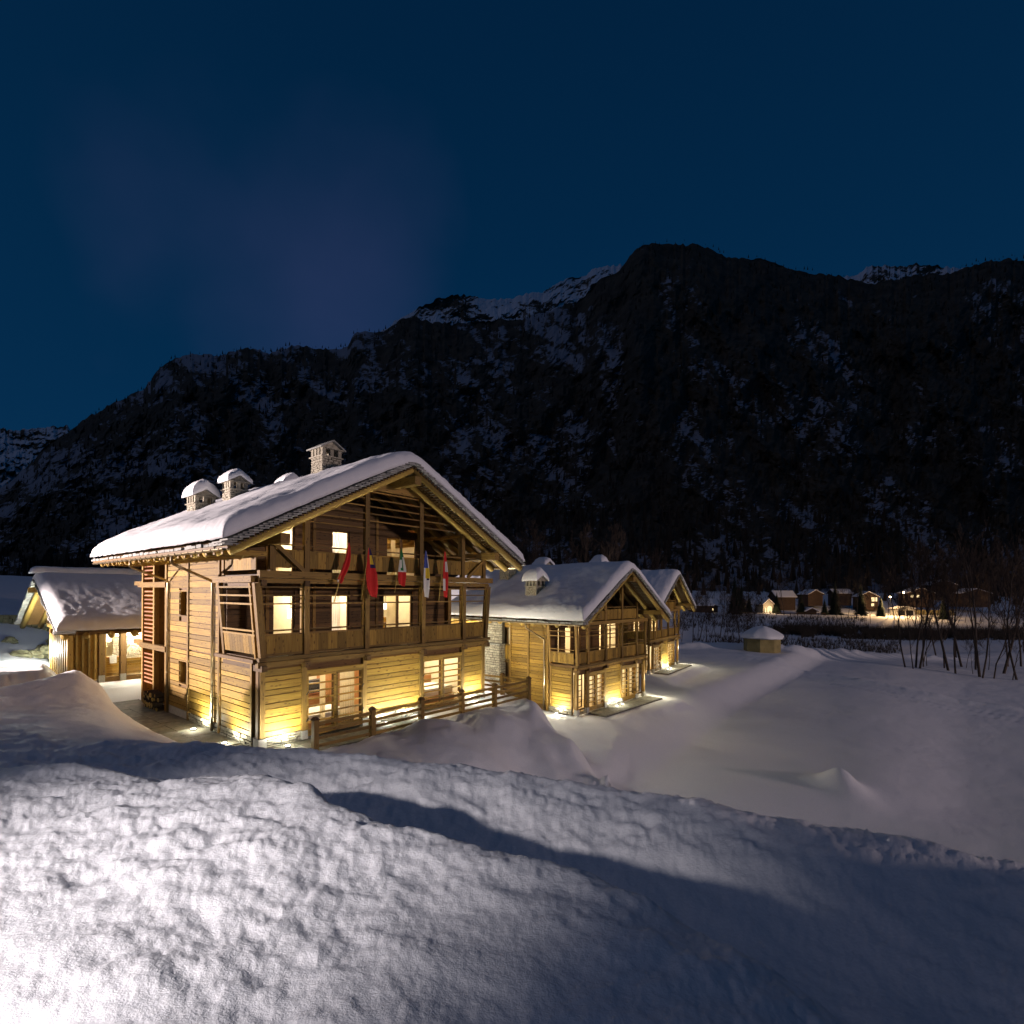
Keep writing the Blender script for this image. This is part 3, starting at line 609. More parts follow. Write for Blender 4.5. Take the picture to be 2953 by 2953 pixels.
def roof(P, uc, hw, ze, zr, v0, v1, T=.5, slates=44, seed=0, front_logs=(.12, 1.1), log_r=.13, gables=2, lump=.17, nside=3):
    """gable roof over local u (ridge along v); ze/zr = underside at eave and ridge"""
    sl = (zr-ze)/hw
    under = lambda u: zr-abs(u-uc)*sl
    for sg in (-1, 1):
        e_ = uc+sg*hw; q = [(uc, v0+.95, zr), (e_, v0+.95, ze), (e_, v1, ze), (uc, v1, zr)]
        if sg < 0: q = q[::-1]
        rf = MB().hexa([*q, *[(a, b, z+.1) for a, b, z in q]]).build('roof', 'dark', P)
        # stone slates, each course a stepped slab reaching past the gable
        n = slates
        rr = random.Random(seed+sg)
        for i in range(n):
            f0 = i/n; f1 = (i+1.9)/n; L = hw*math.sqrt(1+sl*sl); us, zs = uc+sg*hw*min(f1, 1.02), zr-hw*sl*min(f1, 1.02)
            ut, zt = uc+sg*hw*f0, zr-hw*sl*f0
            for lay in range(2):
                vv = v0-rr.uniform(.0, .12)+lay*.03; zz = .03+.085*lay
                p0 = Vector((ut, vv, zt+zz-.0)); p1 = Vector((us, vv, zs+zz+.115))
                d = (p1-p0).normalized(); nrm = Vector((-d.z*sg, 0, d.x*sg)) if True else 0
                if nrm.z < 0: nrm = -nrm
                ln = rr.uniform(.55, .8) if lay else 1.0; q = [p0, p1, p1+Vector((0, ln, 0)), p0+Vector((0, ln, 0))]
                if sg < 0: q = q[::-1]
                MB().hexa([*q, *[a+nrm*.045 for a in q]]).build('slate', 'slate', rf)
        bt = MB()  # dark battens whose tone also draws the shadow gaps between slate courses
        for i in range(n):
            f = (i+.55)/n; us, zs = uc+sg*hw*f, zr-hw*sl*f; bt.box((us-.045, v0-.0, zs-.05), (us+.045, v0+1.25, zs+.012))
        bt.build('shadow_battens', 'dark', rf, kind='stuff')
        # eave course with ragged slates
        k = int((v1-v0)/.42)
        for i in range(k if sg == -1 else 0):
            y = v0+(v1-v0)*i/k; dd = rr.uniform(.02, .12)
            MB().box((e_-dd if sg < 0 else e_-.4, y+.01, ze+.08), (e_+.4 if sg < 0 else e_+dd, y+.41, ze+.15+rr.uniform(0, .05))).build('eave_slate', 'slate', rf)
        # round rafters
        vs = [v0+front_logs[0], v0+front_logs[1]]+[v0+front_logs[1]+.95*(j+1) for j in range(int((v1-v0-front_logs[1])/.95))]
        for y in vs:
            ov = 1.0 if y < v0+3 or sg < 0 else 1.0
            p0 = (uc+sg*.02, y, zr-log_r-.02); p1 = (uc+sg*(hw-.12), y, ze+sl*.12-log_r-.02)
            MB().tube([p0, ((p0[0]+p1[0])/2, y+.01, (p0[2]+p1[2])/2), p1], [log_r*.85, log_r, log_r*1.1], 10).build('rafter', 'log', rf, smooth=True)
    fn = lambda U, V: zr+.24-np.sqrt(np.abs(U-uc)**2+.25)*sl+.5*sl*.6
    return snow_slab('roof_snow', P, fn, uc-hw, uc+hw, v0+.1, v1, T, 110, 110, seed, lump, .1, .55), sl
def gutter(P, u, v0, v1, z, downs, wall_u, base_z=.0, r=.075):
    b = MB(); n = 8; ys = [v0, v1]
    for y in ys:
        for j in range(n+1):
            a = PI+PI*j/n; b.v.append((u+r*math.cos(a), y, z+r*math.sin(a)))
        for j in range(n+1):
            a = PI+PI*j/n; b.v.append((u+(r-.012)*math.cos(a), y, z+(r-.012)*math.sin(a)))
    k = n+1; o_ = 2*k
    for j in range(n): b.f += [(j, j+1, o_+j+1, o_+j), (k+j+1, k+j, o_+k+j, o_+k+j+1)]
    b.f += [(0, o_, o_+k, k), (n, k+n, o_+k+n, o_+n)]
    gt = b.build('gutter', 'copper', P, smooth=True)
    m = int((v1-v0)/.62)
    for i in range(m):
        y = v0+.2+i*.62; MB().tube([(u+(r+.012)*math.cos(PI+PI*j/8), y, z+(r+.012)*math.sin(PI+PI*j/8)) for j in range(9)], .011, 4).build('bracket', 'copper', gt)
    for (y0, y1, zk) in downs:
        MB().tube([(u, y0, z-r), (u, y0, z-.28), (u+.06, y0, z-.36), (wall_u-.09, y1, zk), (wall_u-.05, y1, zk-.1), (wall_u-.05, y1, base_z)], .052, 8).build('downspout', 'copper', P, smooth=True)
        for q in (.3, .62): 
            zz = base_z+(zk-base_z)*q; MB().tube([(wall_u-.05, y1, zz), (wall_u-.05, y1, zz+.05)], .064, 8).build('pipe_collar', 'copper', P)
def uplight(root_C, a, u, v, label, power=95, aim=(0, 1), col=(1, .97, .78), tilt=.35):
    power *= 3.8
    p = world(root_C, a, u, v, 0)
    t = thing('ground_floodlight', label, 'floodlight', p, a, 'floodlights sunk in the paving')
    MB().tube([(0, 0, .0), (0, 0, .035)], .11, 14).build('housing', 'steel', t)
    MB().tube([(0, 0, .036), (0, 0, .042)], .085, 14).build('lens', 'glow', t)
    l = lamp('floodlight_beam', 'SPOT', (0, 0, .06), power, col, .05, angle=150, blend=.7, parent=t)
    lamp('lens_spill', 'POINT', (0, -.05, .24), power*.07, col, .06, parent=t)
    d = Vector((aim[0]*tilt, aim[1]*tilt, 1)); l.rotation_euler = d.to_track_quat('-Z', 'Y').to_euler(); return t
def paving(P, u0, u1, v0, v1, sx, sy, z=-.06, seed=0):
    rr = random.Random(seed); x = u0; MB().box((u0, v0, z-.25), (u1, v1, z-.02)).build('paving_bed', 'mortar', P)
    while x < u1-.05:
        w = min(sx*rr.uniform(.8, 1.25), u1-x); y = v0
        while y < v1-.05:
            h = min(sy*rr.uniform(.8, 1.3), v1-y); dz = rr.uniform(0, .015)
            MB().box((x+.012, y+.012, z-.02), (x+w-.012, y+h-.012, z+.045+dz)).build('flagstone', 'paving', P); y += h
        x += w
# ================================================================== main chalet
CH = thing('chalet', 'largest three-storey larch chalet in front with flags and four stone chimneys', 'chalet', C1, A1)
UC, HW, ZE, ZR, VF, VB = 5.65, 7.2, 6.62, 10.42, -1.2, 14.0
snow_o, SL = roof(CH, UC, HW, ZE, ZR, VF, VB, .52, 46, 1)
snow_o['label'] = 'thick snow on the roof'
zt = lambda u: ZR-abs(u-UC)*SL-.3
DD = 2.9
# ground floor walls
D1, D2 = (1.68, 4.08), (7.16, 9.58)
for (a, b_) in ((.2, 1.55), (4.22, 7.02), (9.72, 11.0)):
    siding(CH, 'v', .02, a, b_, .34, 2.66, seed=int(a*9))
backing(CH, 'v', .06, .15, 11.2, .3, 2.9, [(D1[0], D1[1], .25, 2.42), (D2[0], D2[1], .25, 2.42)])
for u in (.09, 1.6, 4.15, 7.09, 9.65, 11.1):
    bx('post', CH, (u-.09, -.07, .3), (u+.09, .12, 2.72), 'beam'); bx('post_base', CH, (u-.11, -.1, -.05), (u+.11, .12, .3), 'concrete')
for (a, b_) in ((.2, 1.49), (4.26, 6.98), (9.76, 10.99)): stones(CH, 'v', .06, a, b_, -.05, .32, (.42, .13), .1, seed=int(a*7))
lattice_door(CH, D1[0], D1[1], .06, 2.32, -.02); lattice_door(CH, D2[0], D2[1], .06, 2.32, -.02)
window(CH, 'v', .14, D1[0], D1[1], .1, 2.4, 1, 0, .05); window(CH, 'v', .14, D2[0], D2[1], .1, 2.4, 1, 0, .05)
# long side wall: panels between battens
GH = [(6.4, 7.25, 1.42, 2.34)]; UH = [(6.4, 7.25, 4.28, 5.28)]
for (a, b_) in ((.5, 2.95), (3.28, 6.1), (6.24, 8.6)):
    siding(CH, 'u', -.02, a, b_, .32, 2.88, holes=GH, seed=int(a*5)+1)
for (a, b_) in ((3.28, 6.1), (6.24, 8.6)):
    siding(CH, 'u', -.02, a, b_, 2.9, 6.85, holes=UH, seed=int(a*5)+2)
backing(CH, 'u', .03, .45, 3.2, .3, 2.9); backing(CH, 'u', .03, 3.2, 8.7, .3, 7.2, GH+UH)
for h in GH+UH:
    bx('niche_side', CH, (.0, h[0], h[2]), (.3, h[0]+.04, h[3]), 'wood'); bx('niche_side', CH, (.0, h[1]-.04, h[2]), (.3, h[1], h[3]), 'wood')
    bx('sill', CH, (-.05, h[0]-.04, h[2]-.05), (.3, h[1]+.04, h[2]), 'beam'); bx('niche_head', CH, (-.05, h[0]-.04, h[3]), (.3, h[1]+.04, h[3]+.05), 'beam')
    for q in range(4): bx('shutter_slat', CH, (.2, h[0]+.05+q*.2, h[2]), (.24, h[0]+.21+q*.2, h[3]), 'dark')
for v in (3.12, 6.17, 8.68):
    bx('batten', CH, (-.09, v-.06, -.02), (.04, v+.06, 7.0), 'beam')
bx('batten', CH, (-.075, .40, .3), (.06, .52, 2.86), 'beam'); bx('batten', CH, (-.08, 3.02, .3), (.05, 3.1, 2.88), 'beam')
bx('corner_post', CH, (-.03, .0, .3), (.2, .19, 2.72), 'dark'); bx('corner_post_base', CH, (-.06, -.11, -.05), (.22, .3, .31), 'concrete')
stones(CH, 'u', .03, .45, 3.05, -.05, .31, (.4, .13), .1, seed=3); stones(CH, 'u', .03, 3.2, 6.1, -.05, .31, (.4, .13), .1, seed=4); MB().box((-.05, 6.25, -.05), (.05, 8.6, .31)).build('plinth', 'concrete', CH)
for v in (.7, 1.9, 4.5, 5.6): pass
# slatted stair bay at the far end of the side
for v in (8.72, 10.3, 11.9):
    bx('post', CH, (-.1, v-.09, -.05), (.1, v+.09, 6.6), 'beam')
for z0, z1 in ((.9, 2.6), (2.9, 5.45), (5.8, 6.6)):
    n = int((z1-z0)/.19)
    for i in range(n):
        z = z0+.19*i+.05; bx('slat', CH, (-.04, 10.38, z), (.0, 11.82, z+.07), 'red')
MB().box((1.15, 8.8, 0), (1.2, 11.9, 6.6)).build('stair_wall', 'dark', CH)
for i in range(9): bx('plank', CH, (.7, 10.4+i*.165, .1), (.74, 10.56+i*.165, 6.6), 'red')
bx('partition', CH, (.0, 8.74, 0), (1.15, 8.8, 6.6), 'dark'); bx('partition', CH, (.1, 10.34, 0), (1.15, 10.38, 6.6), 'beam')
for z in (2.72, 5.58): bx('beam', CH, (-.16, 8.6, z-.12), (.04, 12.1, z+.12), 'beam'); bx('floor_slab', CH, (.05, 8.8, z-.1), (1.2, 13.2, z+.08), 'dark')
for z in (2.78, 5.66): bx('beam', CH, (-.05, 12.0, z-.1), (.15, 13.3, z+.1), 'beam')
# floors of the galleries
bx('gallery_floor', CH, (.02, .02, 2.9), (11.3, DD+.1, 3.02), 'dark'); bx('gallery_floor', CH, (.02, .02, 5.78), (11.3, DD+.1, 5.9), 'dark')
for z0, z1, vv, ext in ((2.72, 2.9, -.12, .12), (2.93, 3.06, -.2, .16), (5.60, 5.76, -.1, .1), (5.78, 6.02, -.22, .3)):
    bx('edge_beam', CH, (-.1, vv, z0), (11.3+ext, vv+.2, z1), 'beam')
bx('side_beam', CH, (-.28, .05, 5.62), (-.06, 3.2, 5.84), 'beam'); bx('side_beam', CH, (-.2, .05, 2.88), (0, 3.2, 3.0), 'dark')
for u in (0.06, 1.62, 4.2, 7.12, 9.66, 11.25):
    bx('joist_end', CH, (u-.1, -.26, 2.6), (u+.1, 2.8, 2.8), 'dark'); bx('joist_end', CH, (u-.09, -.2, 5.5), (u+.09, 2.8, 5.7), 'dark')
# gallery on the first floor: leaning end frames, posts, rails, boards
tilt = .22
def lean(u, z, k): return u+k*tilt*(z-3.05)/2.5
PO = [(.08, -1), (1.64, 0), (4.2, 0), (7.12, 0), (9.66, 0), (11.2, 1)]
for u, k in PO:
    bar('post', CH, (u, -.05, 3.06), (lean(u, 5.6, k), -.05, 5.6), .19, .2, 'beam', up=(0, 1, 0))
    bar('post_lining', CH, (u-.14*(1 if k >= 0 else -1), .0, 3.1), (lean(u, 5.6, k)-.14*(1 if k >= 0 else -1), .0, 5.6), .1, .07, 'wood', up=(0, 1, 0))
bar('side_post', CH, (.02, 2.78, 3.0), (-.2, 2.78, 5.6), .17, .12, 'beam', up=(0, 1, 0)); bar('side_post', CH, (.02, .25, 3.0), (-.2, .25, 5.6), .1, .1, 'wood', up=(0, 1, 0))
for (a, ka), (b_, kb) in zip(PO, PO[1:]):
    for z, h in ((3.96, .05), (4.88, .05), (5.17, .05), (5.46, .05), (3.82, .045)):
        bx('rail', CH, (lean(a, z, ka)+.1, -.06, z-h/2), (lean(b_, z, kb)-.1, .03, z+h/2), 'beam')
    slats_v(CH, 'v', -.03, a+.12, b_-.12, 3.17, 3.79, .36)
    bx('bottom_rail', CH, (a+.1, -.07, 3.1), (b_-.1, .02, 3.17), 'beam')
for z in (3.96, 4.88, 5.17, 5.46, 3.82):
    x = lean(.0, z, -1); bx('rail', CH, (x-.04, .12, z-.03), (x+.04, 2.72, z+.03), 'wood')
n = 11
for i in range(n):
    y0, y1 = .22+2.45*i/n, .22+2.45*(i+1)/n; MB().hexa([(-.02, y0+.005, 3.15), (.02, y0+.005, 3.15), (.02, y1-.005, 3.15), (-.02, y1-.005, 3.15), (-.085, y0+.005, 3.79), (-.045, y0+.005, 3.79), (-.045, y1-.005, 3.79), (-.085, y1-.005, 3.79)]).build('board', 'wood', CH)
# second floor gallery
for u in (.4, 1.66, 4.22, 7.02, 9.62, 11.1):
    bx('post', CH, (u-.1, -.1, 6.02), (u+.1, .08, min(zt(u)+.1, 99)), 'beam')
P2 = (.4, 1.66, 4.22, 7.02, 9.62, 11.1)
for a, b_ in zip(P2, P2[1:]):
    slats_v(CH, 'v', -.02, a+.11, b_-.11, 6.14, 6.74, .34); bx('cap_rail', CH, (a+.1, -.05, 6.74), (b_-.1, .03, 6.79), 'wood'); bx('rail', CH, (a+.1, -.05, 6.93), (b_-.1, .02, 6.98), 'beam')
slats_v(CH, 'u', -.05, .15, 2.6, 6.05, 6.62, .36); bx('cap_rail', CH, (-.09, .1, 6.62), (0, 2.65, 6.67), 'wood'); bx('side_post', CH, (-.1, 2.66, 5.9), (.06, 2.84, 6.9), 'beam')
for k in (0, 1): bar('brace', CH, (.42 if k == 0 else 11.1, -.16, 6.98), (1.5 if k == 0 else 9.85, -.16, 6.03), .14, .1, 'beam', up=(1, 0, 1))
# gable rails
for z in (7.86, 8.16, 8.45, 8.74, 9.05, 9.34):
    for a, b_ in zip(P2, P2[1:]):
        lo, hi = a+.1, b_-.1; lim = (ZR-.35-z)/SL; lo = max(lo, UC-lim); hi = min(hi, UC+lim)
        if hi-lo > .3 and not (z < 8.1 and 4 < a < 8): bx('rail', CH, (lo, -.06, z-.025), (hi, .02, z+.025), 'beam')
bx('tie_beam', CH, (4.3, -.1, 9.42), (7.3, .1, 9.72), 'beam')
for u, z in ((UC, ZR-.48), (.35, 7.2), (10.95, 7.2)):
    bx('purlin', CH, (u-.16, VF-.25 if u == UC else VF+.15, z-.3), (u+.16, 3.2, z+.04), 'beam')
for u in (3.0, 8.3): bx('purlin', CH, (u-.12, .1, zt(u)-.22), (u+.12, 3.2, zt(u)+.08), 'beam')
bx('return_beam', CH, (9.55, .05, 7.92), (9.72, DD, 8.06), 'wood'); bx('return_post', CH, (9.55, .1, 7.0), (9.68, .2, 7.95), 'wood')
# recessed wall of the galleries
H1 = [(1.84, 2.76, 3.06, 5.18), (4.44, 5.34, 3.06, 5.24), (7.2, 8.98, 3.06, 5.23)]
H2 = [(1.75, 2.75, 6.0, 8.03), (4.45, 5.34, 6.0, 8.02), (7.38, 9.24, 6.0, 8.0)]
siding(CH, 'v', DD-.03, .1, 11.3, 3.02, 5.75, 'dark', holes=H1, seed=41); backing(CH, 'v', DD+.02, .05, 11.35, 3.0, 5.8, H1)  # same larch as outside, its shade put into the darker wood colour
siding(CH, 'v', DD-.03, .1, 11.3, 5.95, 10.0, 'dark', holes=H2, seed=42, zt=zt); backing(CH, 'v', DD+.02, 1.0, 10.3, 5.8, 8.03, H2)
gable_core(CH, DD+.02, [(2.2, 8.03), (9.4, 8.03), (UC, 10.0)]); gable_core(CH, DD+.02, [(.05, 5.8), (1.0, 5.8), (1.0, 7.6), (.05, 7.1)]); gable_core(CH, DD+.02, [(10.3, 5.8), (11.3, 5.8), (11.3, 7.1), (10.3, 7.6)])
for k, h in enumerate(H1+H2): window(CH, 'v', DD+.06, h[0], h[1], h[2], h[3], 1 if h[1]-h[0] > 1.2 else 0, 0, .07)
for u in (1.6, 3.6, 6.8, 9.6): bx('batten', CH, (u-.07, DD-.1, 3.02), (u+.07, DD-.05, 5.7), 'beam'); bx('batten', CH, (u-.07, DD-.1, 6.0), (u+.07, DD-.05, min(9, zt(u))), 'beam')
bx('end_post', CH, (11.2, 2.6, 3.0), (11.42, 2.95, 5.7), 'beam')
# rear walls so that the house is closed
MB().box((11.25, 3.0, -.05), (11.35, 12.5, 6.9)).build('rear_wall', 'wood', CH); MB().box((.05, 12.4, -.05), (11.3, 12.5, 6.9)).build('rear_wall', 'wood', CH); MB().box((11.2, .1, -.05), (11.3, 3.0, 2.9)).build('rear_wall', 'wood', CH)
gable_core(CH, 12.4, [(.1, 6.9), (11.2, 6.9), (UC, 10.0)])
# rooms
room(CH, 1.3, 6.3, .25, 4.6, .04, 2.75, 80, wall='plaster'); room(CH, 6.5, 10.8, .25, 4.6, .04, 2.75, 120, (1, .78, .46))
room(CH, 1.0, 3.6, 3.02, 6.4, 2.98, 5.7, 100, (1, .78, .44)); room(CH, 3.8, 6.4, 3.02, 6.4, 2.98, 5.7, 90, (1, .78, .5)); room(CH, 6.6, 10.0, 3.02, 6.6, 2.98, 5.7, 70, (1, .72, .36))
room(CH, 1.2, 3.6, 3.02, 6.0, 5.9, 8.05, 110, (1, .76, .42)); room(CH, 3.8, 6.4, 3.02, 6.0, 5.9, 8.6, 90, (1, .8, .5)); room(CH, 6.6, 10.0, 3.02, 6.4, 5.9, 8.4, 60, (1, .62, .26), wall='plaster', ceil='cab')
for i in range(7): MB().tube([(6.9+i*.5, 3.1, 8.3-i*.08), (6.9+i*.5, 6.3, 8.3-i*.08)], .12, 8).build('ceiling_log', 'log', CH, smooth=True)
gutter(CH, -1.52, VF+.25, VB, 6.62, [(3.5, 3.62, 5.7), (8.3, 8.4, 5.75)], -.06)
for v0_, v1_ in ((VF+.1, VB),): bx('fascia', CH, (-1.5, v0_, ZE-.04), (-1.42, v1_, ZE+.12), 'wood')
gutter(CH, 12.82, VF+.25, VB, 6.62, [], 11.4)
for i in range(22): bx('rafter_tail', CH, (-1.46, VF+.5+i*.62, ZE-.16), (-.1, VF+.62+i*.62, ZE+.0), 'wood')
chimney(CH, 1.9, 11.1, 8.75, .95, 1.1, .95, True, 1); chimney(CH, 2.95, 9.6, 9.25, .85, .95, 1.15, .36, 2)
chimney(CH, 6.3, 10.6, 10.2, .95, .95, .55, True, 3); chimney(CH, 4.35, 3.5, 10.1, .95, .95, 1.25, False, 4, .32)
bx('junction_box', CH, (1.62, -.14, 2.66), (1.72, -.1, 2.76), 'steel')
paving(CH, -1.75, -.02, -1.7, 12.6, .85, .6, -.06, 3); paving(CH, -.0, 6.4, -1.7, -.05, .6, .55, -.06, 4)
# floodlights round the chalet
uplight(C1, A1, -.5, 4.3, 'glowing floodlight in the paving by the first downspout of the long wall', 120, (1, 0))
uplight(C1, A1, -.52, 1.45, 'glowing floodlight in the paving left of the front corner of the chalet', 120, (1, 0))
uplight(C1, A1, .75, -.5, 'glowing floodlight in the paving just right of the front corner', 120)
uplight(C1, A1, 4.95, -.45, 'floodlight left of the pair behind the wooden fence', 120); uplight(C1, A1, 6.3, -.45, 'floodlight right of the pair behind the wooden fence', 120)
uplight(C1, A1, 10.2, -.45, 'floodlight beside the fence corner at the right end of the front', 150)
# ------------------------------------------------------------------ inside the chalet
def put(o, root): o.matrix_world = root.matrix_basis.copy(); return o
def sub(name, label, cat, C, a, u, v, z, group=None): return thing(name, label, cat, world(C, a, u, v, z), a, group)
curtain(CH, 'v', .45, 3.35, 4.0, .15, 2.35, 'cream curtain gathered at the right of the left ground floor door', 6)
curtain(CH, 'v', .45, 2.5, 2.72, .15, 2.35, 'narrow cream curtain in the middle of the left ground floor door', 3)
curtain(CH, 'v', 3.3, 4.5, 5.15, 3.1, 5.1, 'pale closed curtain in the middle window of the first floor', 7, 'sheer')
curtain(CH, 'v', 3.3, 4.48, 5.1, 6.1, 7.95, 'pale curtain in the middle window of the top floor', 6, 'sheer')
curtain(CH, 'v', 3.35, 7.75, 8.3, 3.1, 5.15, 'golden curtain in the right window of the first floor', 7)
curtain(CH, 'v', 3.35, 8.0, 8.25, 6.1, 7.9, 'cream curtain between the panes under the sloping logs', 3)
t = sub('television', 'dark television on a cabinet behind the left lattice door', 'television', C1, A1, 3.62, 2.6, .98); MB().box((-.4, 0, .05), (.35, .3, .6)).build('screen', 'steel', t); MB().box((-.15, .05, 0), (.15, .25, .05)).build('stand', 'steel', t)
t = sub('cabinet', 'open wooden cabinet behind the left lattice door', 'cabinet', C1, A1, 3.55, 2.6, .05); 
for k, (a, b_) in enumerate((((-.6, 0, 0), (-.56, .5, 1)), ((.5, 0, 0), (.54, .5, 1)), ((-.56, 0, .96), (.5, .5, 1)), ((-.56, 0, .5), (.5, .5, .53)), ((-.56, .46, 0), (.5, .5, .96)))): bx('panel', t, a, b_, 'cab')
t = sub('bed', 'bed with white covers behind the left lattice door', 'bed', C1, A1, 3.0, 1.2, .05); MB().box((-.9, -.5, .3), (.9, .9, .55)).build('mattress', 'linen', t); bx('bed_frame', t, (-1, -.6, 0), (1, .95, .3), 'cab'); bx('headboard', t, (-.95, .96, 0), (.95, 1.02, .95), 'cab')
t = sub('bed', 'bed with cream quilt behind the right lattice door', 'bed', C1, A1, 8.9, 1.5, .05); MB().box((-1, -.6, .35), (1, .9, .68)).build('mattress', 'linen', t); bx('bed_frame', t, (-1.05, -.65, 0), (1.05, .95, .35), 'cab'); bx('headboard', t, (-1, .96, 0), (1, 1.02, 1.05), 'cab')
for u, nm in ((6.05, 'left'),): pass
t = sub('wardrobe', 'tall reddish wardrobe at the right behind the left lattice door', 'wardrobe', C1, A1, 5.5, 3.3, .05); 
for i in range(4): bx('panel', t, (-1.2+i*.5, 0, 0), (-.72+i*.5, .5, 2.3), 'cab')
def pendant(root, C, a, u, v, z, label, s=.12, h=.26):
    t = sub('hanging_lamp', label, 'lamp', C, a, u, v, z); MB().tube([(0, 0, 0), (0, 0, h)], [s, s*.75], 12).build('lamp_shade', 'shade', t); MB().tube([(0, 0, h), (0, 0, h+.55)], .012, 5).build('cord', 'steel', t)
pendant(CH, C1, A1, 3.28, 4.2, 4.15, 'slim white lamp hanging in the left window of the first floor', .13, .42)
pendant(CH, C1, A1, 7.87, 3.6, 4.45, 'white lamp hanging left of the curtain in the right window of the first floor', .13, .3)
t = sub('table', 'table with chair backs behind the right window of the first floor', 'table', C1, A1, 7.9, 3.9, 3.0); bx('table_top', t, (-.6, -.35, .74), (.5, .35, .78), 'dark')
for x in (-.5, .4):
    for y in (-.3, .26): bx('leg', t, (x, y, 0), (x+.05, y+.05, .74), 'dark')
t = sub('chest_of_drawers', 'low light wood chest of drawers in the right window of the first floor', 'drawers', C1, A1, 9.0, 5.2, 3.0)
bx('body', t, (-.7, 0, 0), (.8, .5, .95), 'cab')
for i in range(3): bx('drawer', t, (-.66, -.03, .08+.3*i), (.76, .0, .34+.3*i), 'wood')
# wall floodlight at the left end of the top gallery
t = sub('wall_floodlight', 'bright lamp under the left roof edge in the top gallery', 'lamp', C1, A1, .95, .3, 7.62); MB().box((-.06, -.08, -.05), (.06, .08, .05)).build('housing', 'steel', t); MB().box((-.05, -.07, -.07), (.05, .07, -.052)).build('lens', 'lantern', t)
# ------------------------------------------------------------------ flags
def flag(name, label, top, bot, w, L, cols, sway=0, mat=None, start=0.0):
    root = sub(name, label, 'flag', C1, A1, bot[0], -.5, bot[1], 'flags on the front of the chalet')
    d = Vector((top[0]-bot[0], 0, top[1]-bot[1])); MB().tube([(0, 0, 0), tuple(d)], .018, 6).build('pole', 'log', root)
    un = d.normalized(); n, m = 26, 9; V = []; Fc = []; rr = random.Random(label)
    ph = rr.random()*6
    for i in range(n+1):
        s_ = i/n; base = d*(1-start)-Vector((0, 0, 0)); a = base-un*0
        for j in range(m+1):
            q = j/m; wd = w*(.10+.9*min(1, s_*1.7)**.8)*(1-.35*max(0, s_-.85)/.15*abs(q-.5)*2)
            x = a.x+(q-.35)*wd+sway*s_*s_*.4; z = a.z-L*s_-(.12*q if s_ > .9 else 0); y = -.03+.05*math.sin(q*9+ph+s_*2)*min(1, s_*2)
            V.append((x, y, z))
    for i in range(n):
        for j in range(m): k = i*(m+1)+j; Fc.append((k, k+1, k+m+2, k+m+1))
    me = bpy.data.meshes.new('flag_cloth'); me.from_pydata(V, [], Fc); names = []
    for f in me.polygons: f.use_smooth = True
    mats = {}
    for c in {cols(i/n, j/m) for i in range(n) for j in range(m)}:
        key = 'fl%s' % (c,); 
        if key not in M_: M_[key] = plain('flag_'+'_'.join('%02d' % int(v*99) for v in c), c, .8, .05, 6)
        mats[c] = len(me.materials); me.materials.append(M_[key])
    for i in range(n):
        for j in range(m): me.polygons[i*m+j].material_index = mats[cols((i+.5)/n if False else i/n, j/m)]
    link(bpy.data.objects.new('flag_cloth', me), root)
RED, WHT, GRN, BLU, YEL, NAV = (.62, .03, .025), (.75, .73, .66), (.02, .16, .05), (.06, .09, .32), (.70, .50, .04), (.03, .02, .08)
flag('flag', 'narrow plain red flag, leftmost of the five', (3.08, 7.16), (2.49, 4.91), .26, 1.45, lambda s, q: WHT if s > .93 and q < .4 else RED, -1.1)
flag('flag', 'red and dark blue flag with a yellow crest by the third gallery post', (3.98, 7.03), (3.65, 5.0), .5, 1.85, lambda s, q: YEL if .13 < s < .34 and .42 < q < .86 else (NAV if s < .40 and q > .3-.0*s and (q > .4 or s < .2) else RED), .35)
flag('flag', 'green, white and red flag with a dark emblem', (5.54, 7.09), (5.25, 5.3), .36, 1.45, lambda s, q: GRN if (s < .3 or (.3 <= s < .6 and abs(q-.55) < .13)) and not (s > .2 and q > .75) else (RED if s > .62 or (s > .25 and False) else (WHT if not (.5 < s < .6 and .2 < q < .45) else GRN)))
flag('flag', 'white flag with a blue top and a yellow sun emblem', (6.87, 7.11), (6.7, 5.2), .40, 1.95, lambda s, q: BLU if s < .38 and q < .85-s*.5 else (YEL if .36 < s < .58 and .35 < q < .8 else (NAV if (.58 <= s < .64 and .45 < q < .75) else WHT)))
flag('flag', 'red flag with a white stripe, rightmost of the five', (7.99, 7.15), (7.67, 4.93), .36, 2.0, lambda s, q: WHT if (.22 < s < .46 and q > .55) or (.58 < s < .86 and q < .45) else RED)
# ------------------------------------------------------------------ fence
FE = thing('fence', 'wooden post and rail fence along the terrace in front of the chalet', 'fence', C1, A1)
FP = [(1.12, -1.62), (3.3, -1.75), (5.65, -1.72), (7.9, -1.75), (10.0, -1.78), (12.55, -1.8), (12.6, -.05), (12.4, 1.75)]
for k, (u, v) in enumerate(FP):
    bx('post', FE, (u-.09, v-.09, -.2), (u+.09, v+.09, 1.02), 'beam'); MB().hexa([(u-.12, v-.12, 1.02), (u+.12, v-.12, 1.02), (u+.12, v+.12, 1.02), (u-.12, v+.12, 1.02), (u-.05, v-.05, 1.12), (u+.05, v-.05, 1.12), (u+.05, v+.05, 1.12), (u-.05, v+.05, 1.12)]).build('post_cap', 'dark', FE)
for (a, b_) in zip(FP, FP[1:]):
    for z in (.14, .39, .64, .89): bar('rail', FE, (a[0], a[1], z), (b_[0], b_[1], z+.01), .10, .05, 'beam')
